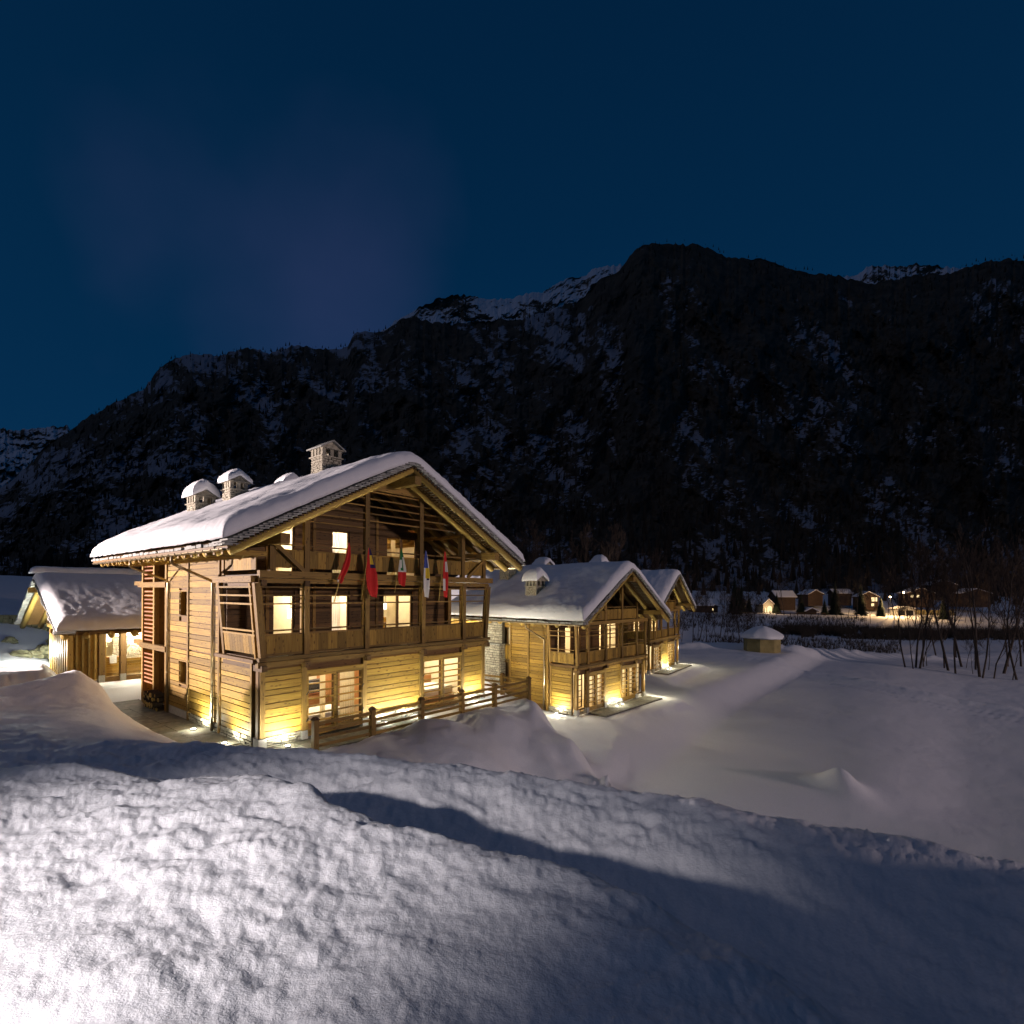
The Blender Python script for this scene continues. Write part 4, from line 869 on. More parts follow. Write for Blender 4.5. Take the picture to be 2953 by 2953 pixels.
# firewood
rr = random.Random(9)
for i in range(34):
    k = i % 9; r_ = rr.uniform(.07, .12); row = i//9
    p = world(C1, A1, -.12-.12*(row % 2)+rr.uniform(-.08, .05), 8.95+k*.19+rr.uniform(-.03, .03), .08+row*.2)
    o = thing('firewood_log', 'split log in the firewood heap by the slatted bay', 'log', p, A1+rr.uniform(-.25, .25), 'firewood heap at the side of the chalet')
    MB().tube([(-.22, 0, 0), (.18, 0, 0)], r_, 8).build('log_body', 'bark', o); MB().tube([(-.235, 0, 0), (-.221, 0, 0)], r_*.9, 8).build('cut_end', 'log', o)
# ================================================================== second and third chalets
def small_chalet(label, C, a, seed, lightp, stonework=True, chim=(), doors=((1.3, 3.12), (5.32, 7.26)), Lb=14.0, grid=1):
    P = thing('chalet', label, 'chalet', C, a); uc, hw, ze, zr, vf = 4.28, 5.55, 5.55, 8.95, -1.45
    so, sl = roof(P, uc, hw, ze, zr, vf, Lb, .5, 34, seed, (.15, 1.15), .13, lump=.12); ztt = lambda u: zr-abs(u-uc)*sl-.3
    dd = 2.1; posts = (.08, 1.15, 3.2, 5.25, 7.3, 8.5)
    sid = [(s, e_) for s, e_ in zip(posts, posts[1:]) if not any(s <= (d0+d1)/2 <= e_ for d0, d1 in doors) and e_-s > 1.3]
    for s, e_ in sid: siding(P, 'v', .02, s+.09, e_-.09, .34, 2.66, seed=seed+int(s*3)); stones(P, 'v', .06, s+.1, e_-.1, -.05, .32, (.5, .16), .08, seed=seed)
    hl = [(d0, d1, .2, 2.42) for d0, d1 in doors]+[(.2, 1.05, .3, 2.4), (7.4, 8.4, .3, 2.4)]
    backing(P, 'v', .06, .1, 8.5, .3, 2.9, hl)
    for d0, d1 in doors: lattice_door(P, d0, d1, .06, 2.32, -.02, 6, 2, grid); window(P, 'v', .14, d0, d1, .1, 2.4, 1, 0, .05)
    for (x0, x1) in ((.2, 1.05), (7.4, 8.4)): window(P, 'v', .3, x0, x1, .3, 2.4, 0, 5, .06)
    for u in posts: bx('post', P, (u-.09, -.07, .3), (u+.09, .12, 2.72), 'beam'); bx('post_base', P, (u-.12, -.12, -.05), (u+.12, .14, .3), 'concrete')
    for (s, e_, z0, z1) in ((.35, 1.85, .32, 2.85), (2.3, 3.7, .32, 5.9), (3.85, 5.3, .32, 5.9)): siding(P, 'u', -.02, s, e_, z0, z1, seed=seed+int(s*5))
    backing(P, 'u', .03, .3, 2.1, -.05, 2.9); backing(P, 'u', .03, 2.1, 5.4, -.05, 6.1)
    for v in (2.18, 3.78, 5.36): bx('batten', P, (-.09, v-.06, -.02), (.04, v+.06, 6.0), 'beam')
    for v in (.3, 1.9): bx('batten', P, (-.08, v-.05, .3), (.05, v+.05, 2.86), 'beam')
    stones(P, 'u', .03, .3, 2.1, -.05, .31, (.45, .15), .08, seed=seed+5, one=True)
    MB().box((8.45, dd, -.05), (8.55, Lb-.6, 6.0)).build('rear_wall', 'wood', P); MB().box((.05, Lb-.7, -.05), (8.5, Lb-.6, 6.0)).build('rear_wall', 'wood', P)
    gable_core(P, Lb-.7, [(.1, 6.0), (8.4, 6.0), (uc, 8.6)])
    if stonework:
        MB().box((-.5, 5.95, -.05), (.1, 7.7, 3.9)).build('stone_stack', 'mortar', P); MB().box((-.15, 6.05, 3.9), (.1, 7.6, 5.8)).build('stone_stack', 'mortar', P)
        stones(P, 'u', -.5, 5.95, 7.7, -.05, 3.86, (.30, .15), .07, seed=seed+1); stones(P, 'u', -.15, 6.05, 7.6, 3.98, 5.7, (.30, .14), .06, seed=seed+2)
        stones(P, 'v', 5.95, -.5, .05, -.05, 3.86, (.3, .15), .06, seed=seed+3, one=True); MB().box((-.6, 5.88, 3.88), (.1, 7.8, 3.96)).build('cap_slab', 'slate', P)
        MB().box((.5, 5.36, -.05), (.6, 13, 6)).build('recess_wall', 'dark', P); slats_v(P, 'u', .0, 5.45, 6.0, 2.95, 3.85, .14); bx('recess_rail', P, (-.05, 5.4, 3.86), (.05, 6.0, 3.95), 'beam'); bx('recess_beam', P, (-.05, 5.4, 2.7), (.05, 6.0, 2.85), 'beam')
        siding(P, 'u', -.0, 5.45, 5.95, 5.1, 5.7, seed=3); siding(P, 'u', .0, 7.8, 13.0, .3, 5.9, seed=8)
    else:
        siding(P, 'u', -.02, 5.45, 12.5, .32, 5.9, seed=8); backing(P, 'u', .03, 5.4, 13, -.05, 6.0)
    bx('gallery_floor', P, (.02, .02, 2.86), (8.5, dd+.1, 2.98), 'dark'); bx('gallery_floor', P, (.02, .02, 5.5), (8.5, dd, 5.6), 'dark')
    for z0, z1, vv in ((2.72, 2.86, -.12), (2.9, 3.02, -.2), (5.44, 5.66, -.18)): bx('edge_beam', P, (-.1, vv, z0), (8.75, vv+.2, z1), 'beam')
    for u in posts: bx('joist_end', P, (u-.1, -.26, 2.58), (u+.1, 2.0, 2.76), 'dark')
    for k, u in enumerate(posts):
        tl = -.2 if k == 0 else (.2 if k == 5 else 0); bar('post', P, (u, -.05, 3.0), (u+tl, -.05, 5.5), .17, .17, 'beam', up=(0, 1, 0))
    bar('side_post', P, (.02, 2.0, 3.0), (-.18, 2.0, 5.5), .14, .1, 'beam', up=(0, 1, 0))
    for s, e_ in zip(posts, posts[1:]):
        slats_v(P, 'v', -.03, s+.1, e_-.1, 3.12, 3.75, .2)
        for z in (3.78, 3.95, 4.78, 5.08, 5.32): bx('rail', P, (s+.09, -.06, z-.025), (e_-.09, .02, z+.025), 'beam')
    slats_v(P, 'u', -.04, .15, 1.95, 3.1, 3.72, .2)
    for z in (3.76, 3.95, 4.78, 5.08): x = -.2*(z-3)/2.5; bx('rail', P, (x-.03, .1, z-.025), (x+.03, 1.95, z+.025), 'beam')
    for s, e_ in zip((1.2, 3.2, 5.3), (3.2, 5.3, 7.35)):
        slats_v(P, 'v', -.03, s+.08, e_-.08, 5.72, 6.38 if s > 1.5 else 6.3, .2); bx('rail', P, (s+.08, -.06, 6.5), (e_-.08, .02, 6.55), 'beam')
    for u in (1.2, 3.2, 5.3, 7.35): bx('post', P, (u-.09, -.1, 5.66), (u+.09, .08, ztt(u)+.05), 'beam')
    for u, z in ((uc, zr-.45), (.3, ztt(.3)+.02), (8.25, ztt(8.25)+.02)): bx('purlin', P, (u-.14, vf-.1, z-.28), (u+.14, 2.4, z+.02), 'beam')
    hb = [(.85, 1.15, 3.1, 5.2), (1.65, 2.42, 3.1, 5.2), (2.85, 3.4, 3.1, 5.2), (5.75, 6.2, 3.1, 5.2), (6.5, 8.2, 3.1, 5.24)]
    siding(P, 'v', dd-.03, .1, 8.4, 3.0, 5.5, 'dark', holes=hb, seed=seed+9); backing(P, 'v', dd+.02, .05, 8.45, 2.95, 5.6, hb)
    for k, h in enumerate(hb): window(P, 'v', dd+.05, *h, 1 if k == 4 else 0, 3 if k > 2 else 0, .06)
    gable_core(P, dd+.02, [(.2, 5.6), (8.3, 5.6), (uc, 8.5)])
    room(P, .15, 4.2, .35, 4.5, .04, 2.75, lightp, (1, .8, .48)); room(P, 4.3, 8.4, .35, 4.5, .04, 2.75, lightp, (1, .78, .42))
    room(P, .3, 4.5, dd+.15, 5.8, 2.98, 5.4, lightp, (1, .78, .42)); room(P, 4.6, 8.4, dd+.15, 5.8, 2.98, 5.4, lightp, (1, .78, .42))
    gutter(P, uc-hw-.1, vf+.25, Lb, 5.6, [(2.9, 2.42, 4.5)], -.06)
    for j, (u, v, w, d, h, sn, sd) in enumerate(chim):
        zb = zr+.3-abs(u+w/2-uc)*sl; chimney(P, u, v, zb, w, d, h, sn, sd)
    paving(P, 1.2, 8.7, -1.4, -.05, .8, .7, -.06, seed)
    return P
CB = small_chalet('middle chalet with a rough stone stack at its side and lit lattice doors', C2, A2, 21, 75, True, [(.15, 3.3, .95, .95, .85, True, 5), (1.9, 7.4, .9, .9, 1.2, False, 6), (4.6, 6.2, .95, .95, .35, .3, 7), (4.6, 1.2, .8, .8, .05, True, 8)])
uplight(C2, A2, 4.0, -.45, 'floodlight nearer the left lattice door of the middle chalet', 85); uplight(C2, A2, 4.75, -.45, 'floodlight nearer the right lattice door of the middle chalet', 85)
uplight(C2, A2, -.5, 1.1, 'floodlight at the side corner of the middle chalet', 100, (1, 0))
CT = small_chalet('farthest of the three chalets, half hidden behind the middle one', C3, A3, 33, 90, False, [(3.0, 8, .9, .9, .3, True, 9)])
uplight(C3, A3, 4.0, -.45, 'left floodlight at the foot of the farthest chalet', 120); uplight(C3, A3, 4.9, -.45, 'right floodlight at the foot of the farthest chalet', 120)
curtain(CB, 'v', 2.5, 7.2, 7.6, 3.1, 5.1, 'orange brown curtain in the wide window of the middle chalet', 4); curtain(CB, 'v', .5, 6.6, 7.1, .1, 2.3, 'curtain behind the right lattice door of the middle chalet', 4)
# side corner siding lamp glow on the far chalet terrace and its wall lamp
lamp('terrace_light', 'POINT', world(C3, A3, 9.2, -.2, 1.6), 220, (1, .9, .62), .1)
lamp('terrace_light', 'POINT', world(C2, A2, 9.1, -.6, 1.2), 160, (1, .9, .62), .1)
lamp('stone_wash_light', 'POINT', world(C2, A2, -2.6, 6.0, 1.2), 700, (1, .95, .75), .1)
lamp('stone_wash_light', 'POINT', world(C2, A2, -1.8, 9.5, 4.0), 800, (1, .95, .75), .1)
# ================================================================== annex with the reception
AN = thing('annex', 'low annex at the far left with upright planks and a lit reception', 'annex', C4, A4)
ul, ur, v0, vr, v1 = -2.35, 12.0, -2.0, 4.1, 10.2; ze, zr = 2.85, 5.75; s4 = (zr-ze)/(vr-v0)
for sg, (ve) in ((-1, v0), (1, v1)):
    q = [(ul+.5, vr, zr), (ul+.5, ve, ze), (ur, ve, ze), (ur, vr, zr)]
    if sg > 0: q = q[::-1]
    rf = MB().hexa([*q, *[(a, b, z+.1) for a, b, z in q]]).build('roof', 'dark', AN); rr = random.Random(3+sg); n = 34
    for i in range(n):
        f0, f1 = i/n, min((i+1.7)/n, 1.02); p0 = Vector((ul-rr.uniform(0, .1), vr+(ve-vr)*f0, zr-(zr-ze)*f0+.04)); p1 = Vector((p0.x, vr+(ve-vr)*f1, zr-(zr-ze)*f1+.09))
        q = [p0, p1, p1+Vector((.9, 0, 0)), p0+Vector((.9, 0, 0))]
        if sg > 0: q = q[::-1]
        MB().hexa([*q, *[a+Vector((0, 0, .06)) for a in q]]).build('slate', 'slate', rf)
    for x in (ul+.35, ul+1.25, 0, 1.1, 2.2, 3.3, 4.4, 5.5, 6.6): MB().tube([(x, vr, zr-.2), (x, ve-.1*sg*-1, ze-.12)], [.13, .16], 10).build('rafter', 'log', rf, smooth=True)
fn4 = lambda U, V: zr+.2-np.sqrt((V-vr)**2+.2)*s4+.12
snow_slab('roof_snow', AN, fn4, ul+.1, ur, v0, v1, .5, 110, 80, 5, .04, .1, .5)
MB().box((ul+.6, vr-.25, zr+.2), (ur, vr+.25, zr+.48)).build('ridge_ventilator', 'dark', AN)
snow_slab('ridge_snow', AN, lambda U, V: zr+.5+0*U, ul-.1, ur, vr-.45, vr+.45, .34, 90, 16, 8, .07, .06, .3)
bx('eave_beam', AN, (-2.0, v0+.05, ze-.05), (ur, v0+.2, ze+.12), 'dark'); gutter(AN, 0, 0, .01, -50, [], 0)
for v in (0.0, .55, 1.1, 1.65, 2.2, 2.75, 3.3, 3.85, 4.4): bx('upright_plank', AN, (-1.55, v-.13, .1), (-1.3, v+.08, ze+.05+max(0, v*.2)), 'beam'); bx('upright_plank', AN, (-1.5, v+.08, .1), (-1.42, v+.42, ze+.0+v*.2), 'wood')
for k in range(6): u = -1.42+k*.28; bx('upright_plank', AN, (u-.04, -.12, .1), (u+.06, .1, 2.95), 'beam'); bx('upright_plank', AN, (u+.06, -.02, .1), (u+.24, .04, 2.95), 'wood')
for v in (.1, .8, 1.6): MB().box((-1.7, v-.15, -.1), (-1.4, v+.15, .15)).build('plank_foot', 'concrete', AN)
bx('tie_beam', AN, (-2.3, -.3, 2.86), (-1.3, -.1, 3.1), 'beam'); bx('tie_beam', AN, (-1.6, -.3, 2.95), (-1.35, 5, 3.15), 'beam'); bx('purlin', AN, (-2.6, 4.0, 5.05), (0, 4.25, 5.35), 'beam')
for u in (.0, 1.02, 2.3, 3.6): bx('post', AN, (u-.13, -.12, .3), (u+.13, .12, 2.95), 'dark'); MB().box((u-.15, -.14, -.1), (u+.15, .14, .3)).build('post_base', 'concrete', AN)
for a, b_ in ((.13, .9), (1.15, 2.17), (2.43, 3.5)): window(AN, 'v', .0, a, b_, .1, 2.9, 0, 0, .06)
bx('low_wall', AN, (-.1, -.1, -.1), (3.6, .1, .1), 'dark')
room(AN, -1.1, 9.0, .2, 5.5, .04, 3.0, 260, (1, .84, .55)); stones(AN, 'v', 3.4, 1.3, 6.0, .05, 2.6, (.3, .12), .06, seed=12, one=True)
MB().box((-1.3, 5.6, -.1), (9.1, 5.7, 3.0)).build('rear_wall', 'wood', AN); MB().box((9.05, 0, -.1), (9.15, 5.7, 3.0)).build('rear_wall', 'wood', AN)
t = sub('reception_desk', 'light wooden reception desk behind the glass of the annex', 'desk', C4, A4, .9, 1.3, .05)
for i in range(6): bx('plank', t, (-.9, 0, .0+i*.18), (.55, .05, .17+i*.18), 'wood')
for i in range(6): bx('plank', t, (.58, .3, i*.16), (1.5, .35, .15+i*.16), 'wood')
bx('desk_top', t, (-.95, -.05, 1.08), (.6, .5, 1.13), 'cab')
t = sub('notice_sheet', 'white paper sheet stuck on the glass before the reception desk', 'notice', C4, A4, .38, -.04, .95); MB().box((0, 0, 0), (.34, .005, .46)).build('paper', 'linen', t)
for i in range(7): MB().box((.04, -.004, .06+.05*i), (.30-.05*(i % 3), -.001, .068+.05*i)).build('text_line', 'steel', t)
pendant(AN, C4, A4, .35, .9, 2.15, 'lower left of the two square lit lamps above the reception desk', .3, .45); pendant(AN, C4, A4, .75, .9, 2.45, 'upper right of the two square lit lamps above the reception desk', .3, .4)
lamp('annex_yard_light', 'POINT', world(C4, A4, 1.6, -1.2, 2.5), 260, (1, .95, .74), .1)
lamp('annex_gable_light', 'SPOT', world(C4, A4, -8.5, 1.0, .6), 2600, (.93, 1, .93), .1, aim=world(C4, A4, -1, 6, 2.5), angle=110)
# small far roof behind the annex
t = thing('hut', 'small dark roofed hut top peeping over the annex roof', 'hut', (-26.5, 42, 2), A4); MB().box((-1.6, -1, 0), (1.6, 1, 4.6)).build('wall', 'village', t)
m = MB(); m.v = [(-2, -1.4, 4.55), (2, -1.4, 4.55), (2, 1.4, 4.55), (-2, 1.4, 4.55), (-2, 0, 5.5), (2, 0, 5.5)]; m.f = [(0, 1, 5, 4), (2, 3, 4, 5), (1, 2, 5), (3, 0, 4), (3, 2, 1, 0)]; m.build('roof', 'slate', t)
# ================================================================== octagonal hut on the meadow
def octa():
    p = pix(2197, 1876, 72); x, y = p.x, p.y; z = ground(x, y)-.3
    t = thing('octagonal_hut', 'small ochre eight sided hut under a dome of snow on the meadow edge', 'hut', (x, y, z), .25); H = 2.15
    r1 = 2.32
    for k in range(8):
        a0, a1 = k*PI/4, (k+1)*PI/4; q = [(r1*math.cos(a), r1*math.sin(a)) for a in (a0, a1)]
        V = [(*q[0], 0), (*q[1], 0), (*q[1], H), (*q[0], H)]; V += [(v[0]*.95, v[1]*.95, v[2]) for v in V]
        link(bpy.data.objects.new('wall_panel', mesh('wall_panel', V, [(0, 1, 2, 3), (7, 6, 5, 4), (0, 4, 5, 1), (3, 2, 6, 7), (0, 3, 7, 4), (1, 5, 6, 2)], 'hutwall')), t)
    V = []; Fc = []; n = 48; rs = [(2.45, H-.02), (2.62, H+.0), (2.72, H+.16), (2.66, H+.38), (2.4, H+.62), (1.9, H+.95), (1.3, H+1.28), (.7, H+1.52), (.25, H+1.6), (0.01, H+1.61)]
    for r, zz in rs:
        for k in range(n):
            a = 2*PI*k/n; o = 1-.035*math.cos(8*a)*min(1, r/2); V.append((r*o*math.cos(a), r*o*math.sin(a), zz+.04*math.sin(a*3+r)))
    for i in range(len(rs)-1):
        for k in range(n): Fc.append((i*n+k, i*n+(k+1) % n, (i+1)*n+(k+1) % n, (i+1)*n+k))
    link(bpy.data.objects.new('snow_dome', mesh('snow_dome', V, Fc, 'roofsnow', True)), t)
    MB().tube([(0, 0, H-.06), (0, 0, H)], 2.6, 16).build('roof_slab', 'slate', t)
octa()
# ================================================================== trees
def branchy(seed, h, lean=0, spread=.5, depth=4, r0=.11, nb=5):
    rr = random.Random(seed); T = MB(); K = MB()
    def grow(m, p, d, L, r, lv):
        pts = [p]; rad = [r]; n = 4 if lv == 0 else 3
        for i in range(n):
            d = (d+Vector((rr.gauss(0, .09), rr.gauss(0, .09), rr.gauss(0, .04)+.05))).normalized(); pts.append(pts[-1]+d*L/n); rad.append(r*(1-.75*(i+1)/n))
        m.tube(pts, rad, 5 if lv == 0 else 3, False)
        if lv >= depth: return
        k = nb if lv == 0 else rr.randint(4, 6)
        for i in range(k*(2 if lv == 0 else 1)):
            f = rr.uniform(.3 if lv == 0 else .2, 1); j = min(int(f*n), n-1); q = pts[j].lerp(pts[j+1], f*n-j)
            a = rr.uniform(0, 2*PI); sp = spread*rr.uniform(.6, 1.3); nd = (d+Vector((math.cos(a)*sp, math.sin(a)*sp, rr.uniform(-.05, .3)))).normalized()
            grow(K, q, nd, L*rr.uniform(.35, .55)*(1.1-.4*f), max(.014, r*.38*(1.15-f*.6)), lv+1)
    grow(T, Vector((0, 0, -.3)), Vector((lean, 0, 1)).normalized(), h, r0, 0)
    return mesh('trunk', T.v, T.f, 'bark', True), mesh('crown', K.v, K.f, 'twig')
TM = [branchy(1, 12, .03), branchy(2, 14, -.02, .42, 4, .15), branchy(3, 10, .06, .6, 4, .08), branchy(4, 13, -.04, .45, 4, .13), branchy(5, 9, .0, .7, 4, .1, 6)]
ORD = 'first second third fourth fifth sixth seventh eighth ninth tenth eleventh twelfth thirteenth fourteenth fifteenth sixteenth seventeenth eighteenth nineteenth twentieth twenty-first twenty-second twenty-third twenty-fourth twenty-fifth'.split()
def bare(px, py, Y, k, s, label, group, rz=None, name='bare_tree'):
    x, y = pix(px, py, Y).x, Y; t = thing(name, label, 'tree', (x, y, ground(x, y)), R.uniform(0, 6) if rz is None else rz, group); t.scale = (s,)*3
    for n_, me in zip(('trunk', 'crown'), TM[k]): link(bpy.data.objects.new(n_, me), t)
    return t
GR = [(2612,1915,69,0,1.05),(2634,1922,68,2,.9),(2641,1915,69,3,1.0),(2652,1917,68.5,1,.95),(2663,1912,70,0,.8),(2664,1893,76,4,.7),(2673,1908,71,2,.6),(2724,1916,70,3,.75),(2736,1921,68,1,1.05),(2756,1927,66,0,1.1),(2774,1911,72,1,1.0),(2786,1912,71,2,.5),(2806,1930,66,2,.45),(2814,1918,70,3,.95),(2826,1936,64,1,1.1),(2833,1940,63,0,1.05),(2851,1920,70,2,.6),(2866,1938,63,4,.9),(2893,1926,67,1,1.15),(2907,1905,74,3,.9),(2920,1943,62,2,.7),(2934,1945,62,0,1.2),(2945,1905,74,3,1.0),(2757,1890,80,3,.9),(2700,1890,84,1,.8)]
for i, (a, b_, c, k, s) in enumerate(sorted(GR)): bare(a, b_, c, k, s, '%s bare tree from the left in the meadow grove, %s' % (ORD[i], 'short and thin' if s < .75 else 'tall and slender' if s < 1.05 else 'tall with a stouter trunk'), 'bare trees of the meadow grove')
for i in range(8):
    a = 2975+i*42+R.uniform(-8, 8); bare(a, 1930, R.uniform(60, 84), i % 4, R.uniform(.7, 1.1), '%s bare tree from the left where the grove goes on beyond the right edge' % ORD[i], 'grove trees beyond the right edge')
for i, (a, Y, k, s, lb) in enumerate([(1996,84,0,.85,'thin bare tree beside the farthest chalet, its foot on the snow bank'),(1962,90,2,.8,'crooked bare tree right behind the farthest chalet'),(2262,232,1,1.25,'forked bare tree before the dark barn of the village'),(2300,228,2,1.1,'short dark bare tree beside the fence of the village road'),(2412,226,4,1.3,'spreading low tree before the tall spruce'),(2445,222,0,1.2,'bare tree left of the village street lamp'),(2195,235,2,1.2,'bare tree between the chapel and the dark spruce'),(2580,215,1,1.4,'bare tree just right of the bright street lamp'),(2640,200,3,1.5,'tall bare tree before the lit village house')]): bare(a, 1800, Y, k, s, lb, None)
for i in range(16): a = 2010+11*i+R.uniform(-4, 4); bare(a, 1800, R.uniform(96, 135), i % 5, R.uniform(.55, .95), '%s thin bare tree from the left on the river flat beside the hut' % ORD[i], 'bare trees on the river flat')
for i in range(14): a = 2440+38*i+R.uniform(-9, 9); bare(a, 1800, R.uniform(176, 222), i % 5, R.uniform(.9, 1.5), '%s bare tree from the left along the road beyond the river' % ORD[i], 'bare trees along the village road')
for i, (a, Y, s) in enumerate(sorted([(1600,70,.75),(1632,72,.9),(1700,66,.95),(1722,68,1.05),(1742,64,.9),(1765,70,1.0),(1475,60,.8),(1530,64,.95),(1835,100,1.1),(1870,98,1.1),(1900,96,1.0),(1510,75,1.0)])):
    t = bare(a, 1700, Y, (4, 0, 3)[i % 3], s, '%s bare tree top from the left rising behind the snowy chalet roofs' % ORD[i], 'bare trees behind the chalets')
def spruce(seed, h, w):
    rr = random.Random(seed); V = []; Fc = []
    n = 34
    for i in range(n):
        f = i/(n-1); z = h*(.08+.9*f); r = w*(1-f)**.85*(.9+.2*rr.random()); m = max(5, int(16*(1-f)+5))
        for k in range(m):
            a = 2*PI*(k+rr.random())/m; L = r*rr.uniform(.65, 1.15); dz = -L*.38; j = len(V); ww = .16*L+.12
            c, s_ = math.cos(a), math.sin(a)
            V += [(0, 0, z+.25), (c*L*.6-s_*ww, s_*L*.6+c*ww, z+dz*.55), (c*L, s_*L, z+dz), (c*L*.6+s_*ww, s_*L*.6-c*ww, z+dz*.55)]; Fc += [(j, j+1, j+2), (j, j+2, j+3)]
    return mesh('crown', V, Fc, 'needle'), mesh('trunk', (m_ := MB().tube([(0, 0, -.5), (0, 0, h*.95)], [w*.09, .03], 6)).v, m_.f, 'bark')
SM = [spruce(1, 17, 4.2), spruce(2, 13, 3.2), spruce(3, 9, 2.6)]
for a, Y, k, s, lb in [(2118,225,0,1.0,'broad dark spruce left of the lit chapel'),(2138,232,0,.8,'second dark spruce close to the left of the lit chapel'),(2240,238,2,1.05,'small frosted spruce at the right wall of the chapel'),(2408,238,1,1.2,'pointed spruce standing alone between two dark houses'),(2482,236,0,.9,'dark spruce left of the house with the lit window'),(2310,238,2,1.1,'round dark conifer at the road behind the hut'),(2378,235,2,.8,'low dark conifer between the barn and the tall spruce'),(2540,232,2,1.0,'bushy conifer lit by the street lamp'),(2160,240,2,.9,'low spruce between the lit wall and the chapel'),(2722,225,1,.9,'dark spruce below the gabled house')]:
    x = pix(a, 1700, Y).x; t = thing('spruce_tree', lb, 'tree', (x, Y, ground(x, Y)), R.uniform(0, 6)); t.scale = (s,)*3
    for n_, me in zip(('crown', 'trunk'), SM[k]): link(bpy.data.objects.new(n_, me), t)
for x, y, k, s, lb in ((10.5, 2.3, 1, .9, 'spruce right of the camera beyond the frame'), (13, .2, 0, .8, 'taller spruce right of the camera beyond the frame'), (16, -2.6, 1, 1.1, 'third spruce right of the camera beyond the frame')):  # unseen spruces added to screen the near snow from the floodlight
    t = thing('spruce_tree', lb, 'tree', (x, y, ground(x, max(y, 1.2))-.3), 1.0); t.scale = (s,)*3
    for n_, me in zip(('crown', 'trunk'), SM[k]): link(bpy.data.objects.new(n_, me), t)
# riverside willows and shrubs, uncountable
def thicket(name, n, pxr, Yr, h, seed, label):
    rg = np.random.RandomState(seed); V = []; Fc = []
    px = rg.uniform(*pxr, n); Y = rg.uniform(*Yr, n)+ (px-2500)*.0; X = (px-CX)/F*Y; Z = heights(X, Y)
    keep = vnoise(px/37., Y/9.) > .28
    for x, y, z, kk in zip(X, Y, Z, keep):
        if not kk: continue
        hh = h*(.4+.8*rg.rand())
        for q in range(3):
            i = len(V); dx, dy = rg.randn(2)*hh*.22; V += [(x-.05, y, z-.1), (x+.05, y, z-.1), (x+dx, y+dy, z+hh*rg.uniform(.6, 1))]; Fc.append((i, i+1, i+2))
    link(bpy.data.objects.new(name, mesh(name, V, Fc, 'forest')), None, kind='stuff', label=label)
thicket('river_willows', 9000, (2230, 3300), (140, 172), 3.2, 3, 'dense leafless willow thicket along the river')
thicket('river_shrubs', 1500, (2000, 2600), (92, 135), 1.6, 5, 'low leafless shrubs on the near river bank')
thicket('river_shrubs', 2500, (1940, 2500), (150, 220), 1.8, 6, 'low leafless shrubs beyond the river')
# ================================================================== village
def house(px, Y, w, d, h, rise, rz, label, cat='house', lit=(), wall='village', over=.7, dz=0, chim=False, base=None, name='village_house'):
    x = pix(px, 1700, Y).x; z = (ground(x, Y) if base is None else base)+dz; t = thing(name, label, cat, (x, Y, z), rz)
    m = MB(); m.v = [(-w/2, 0, -2), (w/2, 0, -2), (w/2, d, -2), (-w/2, d, -2), (-w/2, 0, h), (w/2, 0, h), (w/2, d, h), (-w/2, d, h), (0, 0, h+rise), (0, d, h+rise)]
    m.f = [(0, 1, 5, 8, 4), (2, 3, 7, 9, 6), (1, 2, 6, 5), (3, 0, 4, 7)]; m.build('wall', wall, t)
    sl = rise/(w/2)
    for sg in (-1, 1):
        e_ = sg*(w/2+over); ze = h-over*sl; q = [(0, -over, h+rise), (e_, -over, ze), (e_, d+over, ze), (0, d+over, h+rise)]
        if sg < 0: q = q[::-1]
        MB().hexa([*q, *[(a, b, c+.12) for a, b, c in q]]).build('roof', 'dark', t); MB().hexa([*[(a*.98, b*.98, c+.13) for a, b, c in q], *[(a*.95, b*.97, c+.5) for a, b, c in q]]).build('roof_snow', 'roofsnow', t)
    for (a, b_, c, e_, on) in lit:
        f = MB().box((a-.08, -.06, b_-.08), (c+.08, -.01, e_+.08)).build('window', 'dark', t); MB().box((a, -.09, b_), (c, -.061, e_)).build('pane', 'winlit' if on else 'steel', f)
    if chim: MB().box((-.5, d*.4, h), (.5, d*.4+1, h+rise+1.6)).build('chimney', 'stone', t)
    return t
house(2048, 238, 13, 9, 3.0, 2.6, 1.35, 'wide low house with a broad snow roof and lit windows behind the farthest chalet', lit=[(-5, .9, -4.2, 1.9, 1), (1, 1, 1.8, 2, 1), (2.4, 1, 3.2, 2.0, 1)], chim=True)
house(2048, 236.5, 7, 3, 2.6, .9, 0, 'low lit porch in front of the wide low village house', 'porch', lit=[(-1.2, .6, -.2, 1.9, 1), (.7, .8, 1.5, 1.7, 1), (-3, 1.5, -1.7, 2, 1)])
house(2152, 243, 4.5, 4, 3.6, 1.6, .2, 'small pale lit house wall left of the chapel', wall='concrete')
cp = house(2216, 238, 5.2, 6, 4.0, 2.2, .12, 'little stone chapel with a glowing arched doorway', 'chapel', wall='stone', over=.5, name='chapel')
V = [(-.0, -.05, 0)]; n = 12; pts = [(-1.0, 0), (1.0, 0)]+[(math.cos(PI*i/n), 2.3+1.0*math.sin(PI*i/n)) for i in range(n+1)]
me = mesh('doorway', [(.6+a*1.1, -.04, b_) for a, b_ in pts]+[(.6+a*1.1, -.01, b_) for a, b_ in pts], [tuple(range(len(pts))), tuple(range(2*len(pts)-1, len(pts)-1, -1))], 'winlit'); dw = link(bpy.data.objects.new('doorway', me), cp)
MB().box((-1.6, -.05, .3), (-1.1, -.01, 2.4)).build('side_window', 'winlit', cp)
MB().box((.5, -.12, 0), (1.0, -.06, 1.2)).build('door_figure', 'dark', cp)
house(2282, 262, 9, 9, 4.5, 2.6, 1.5, 'dark barn with a long snow roof behind the chapel', 'barn', dz=2)
house(2352, 270, 8, 8, 4, 2, .1, 'dark house with snow roof edge left of the pointed spruce', dz=3.2)
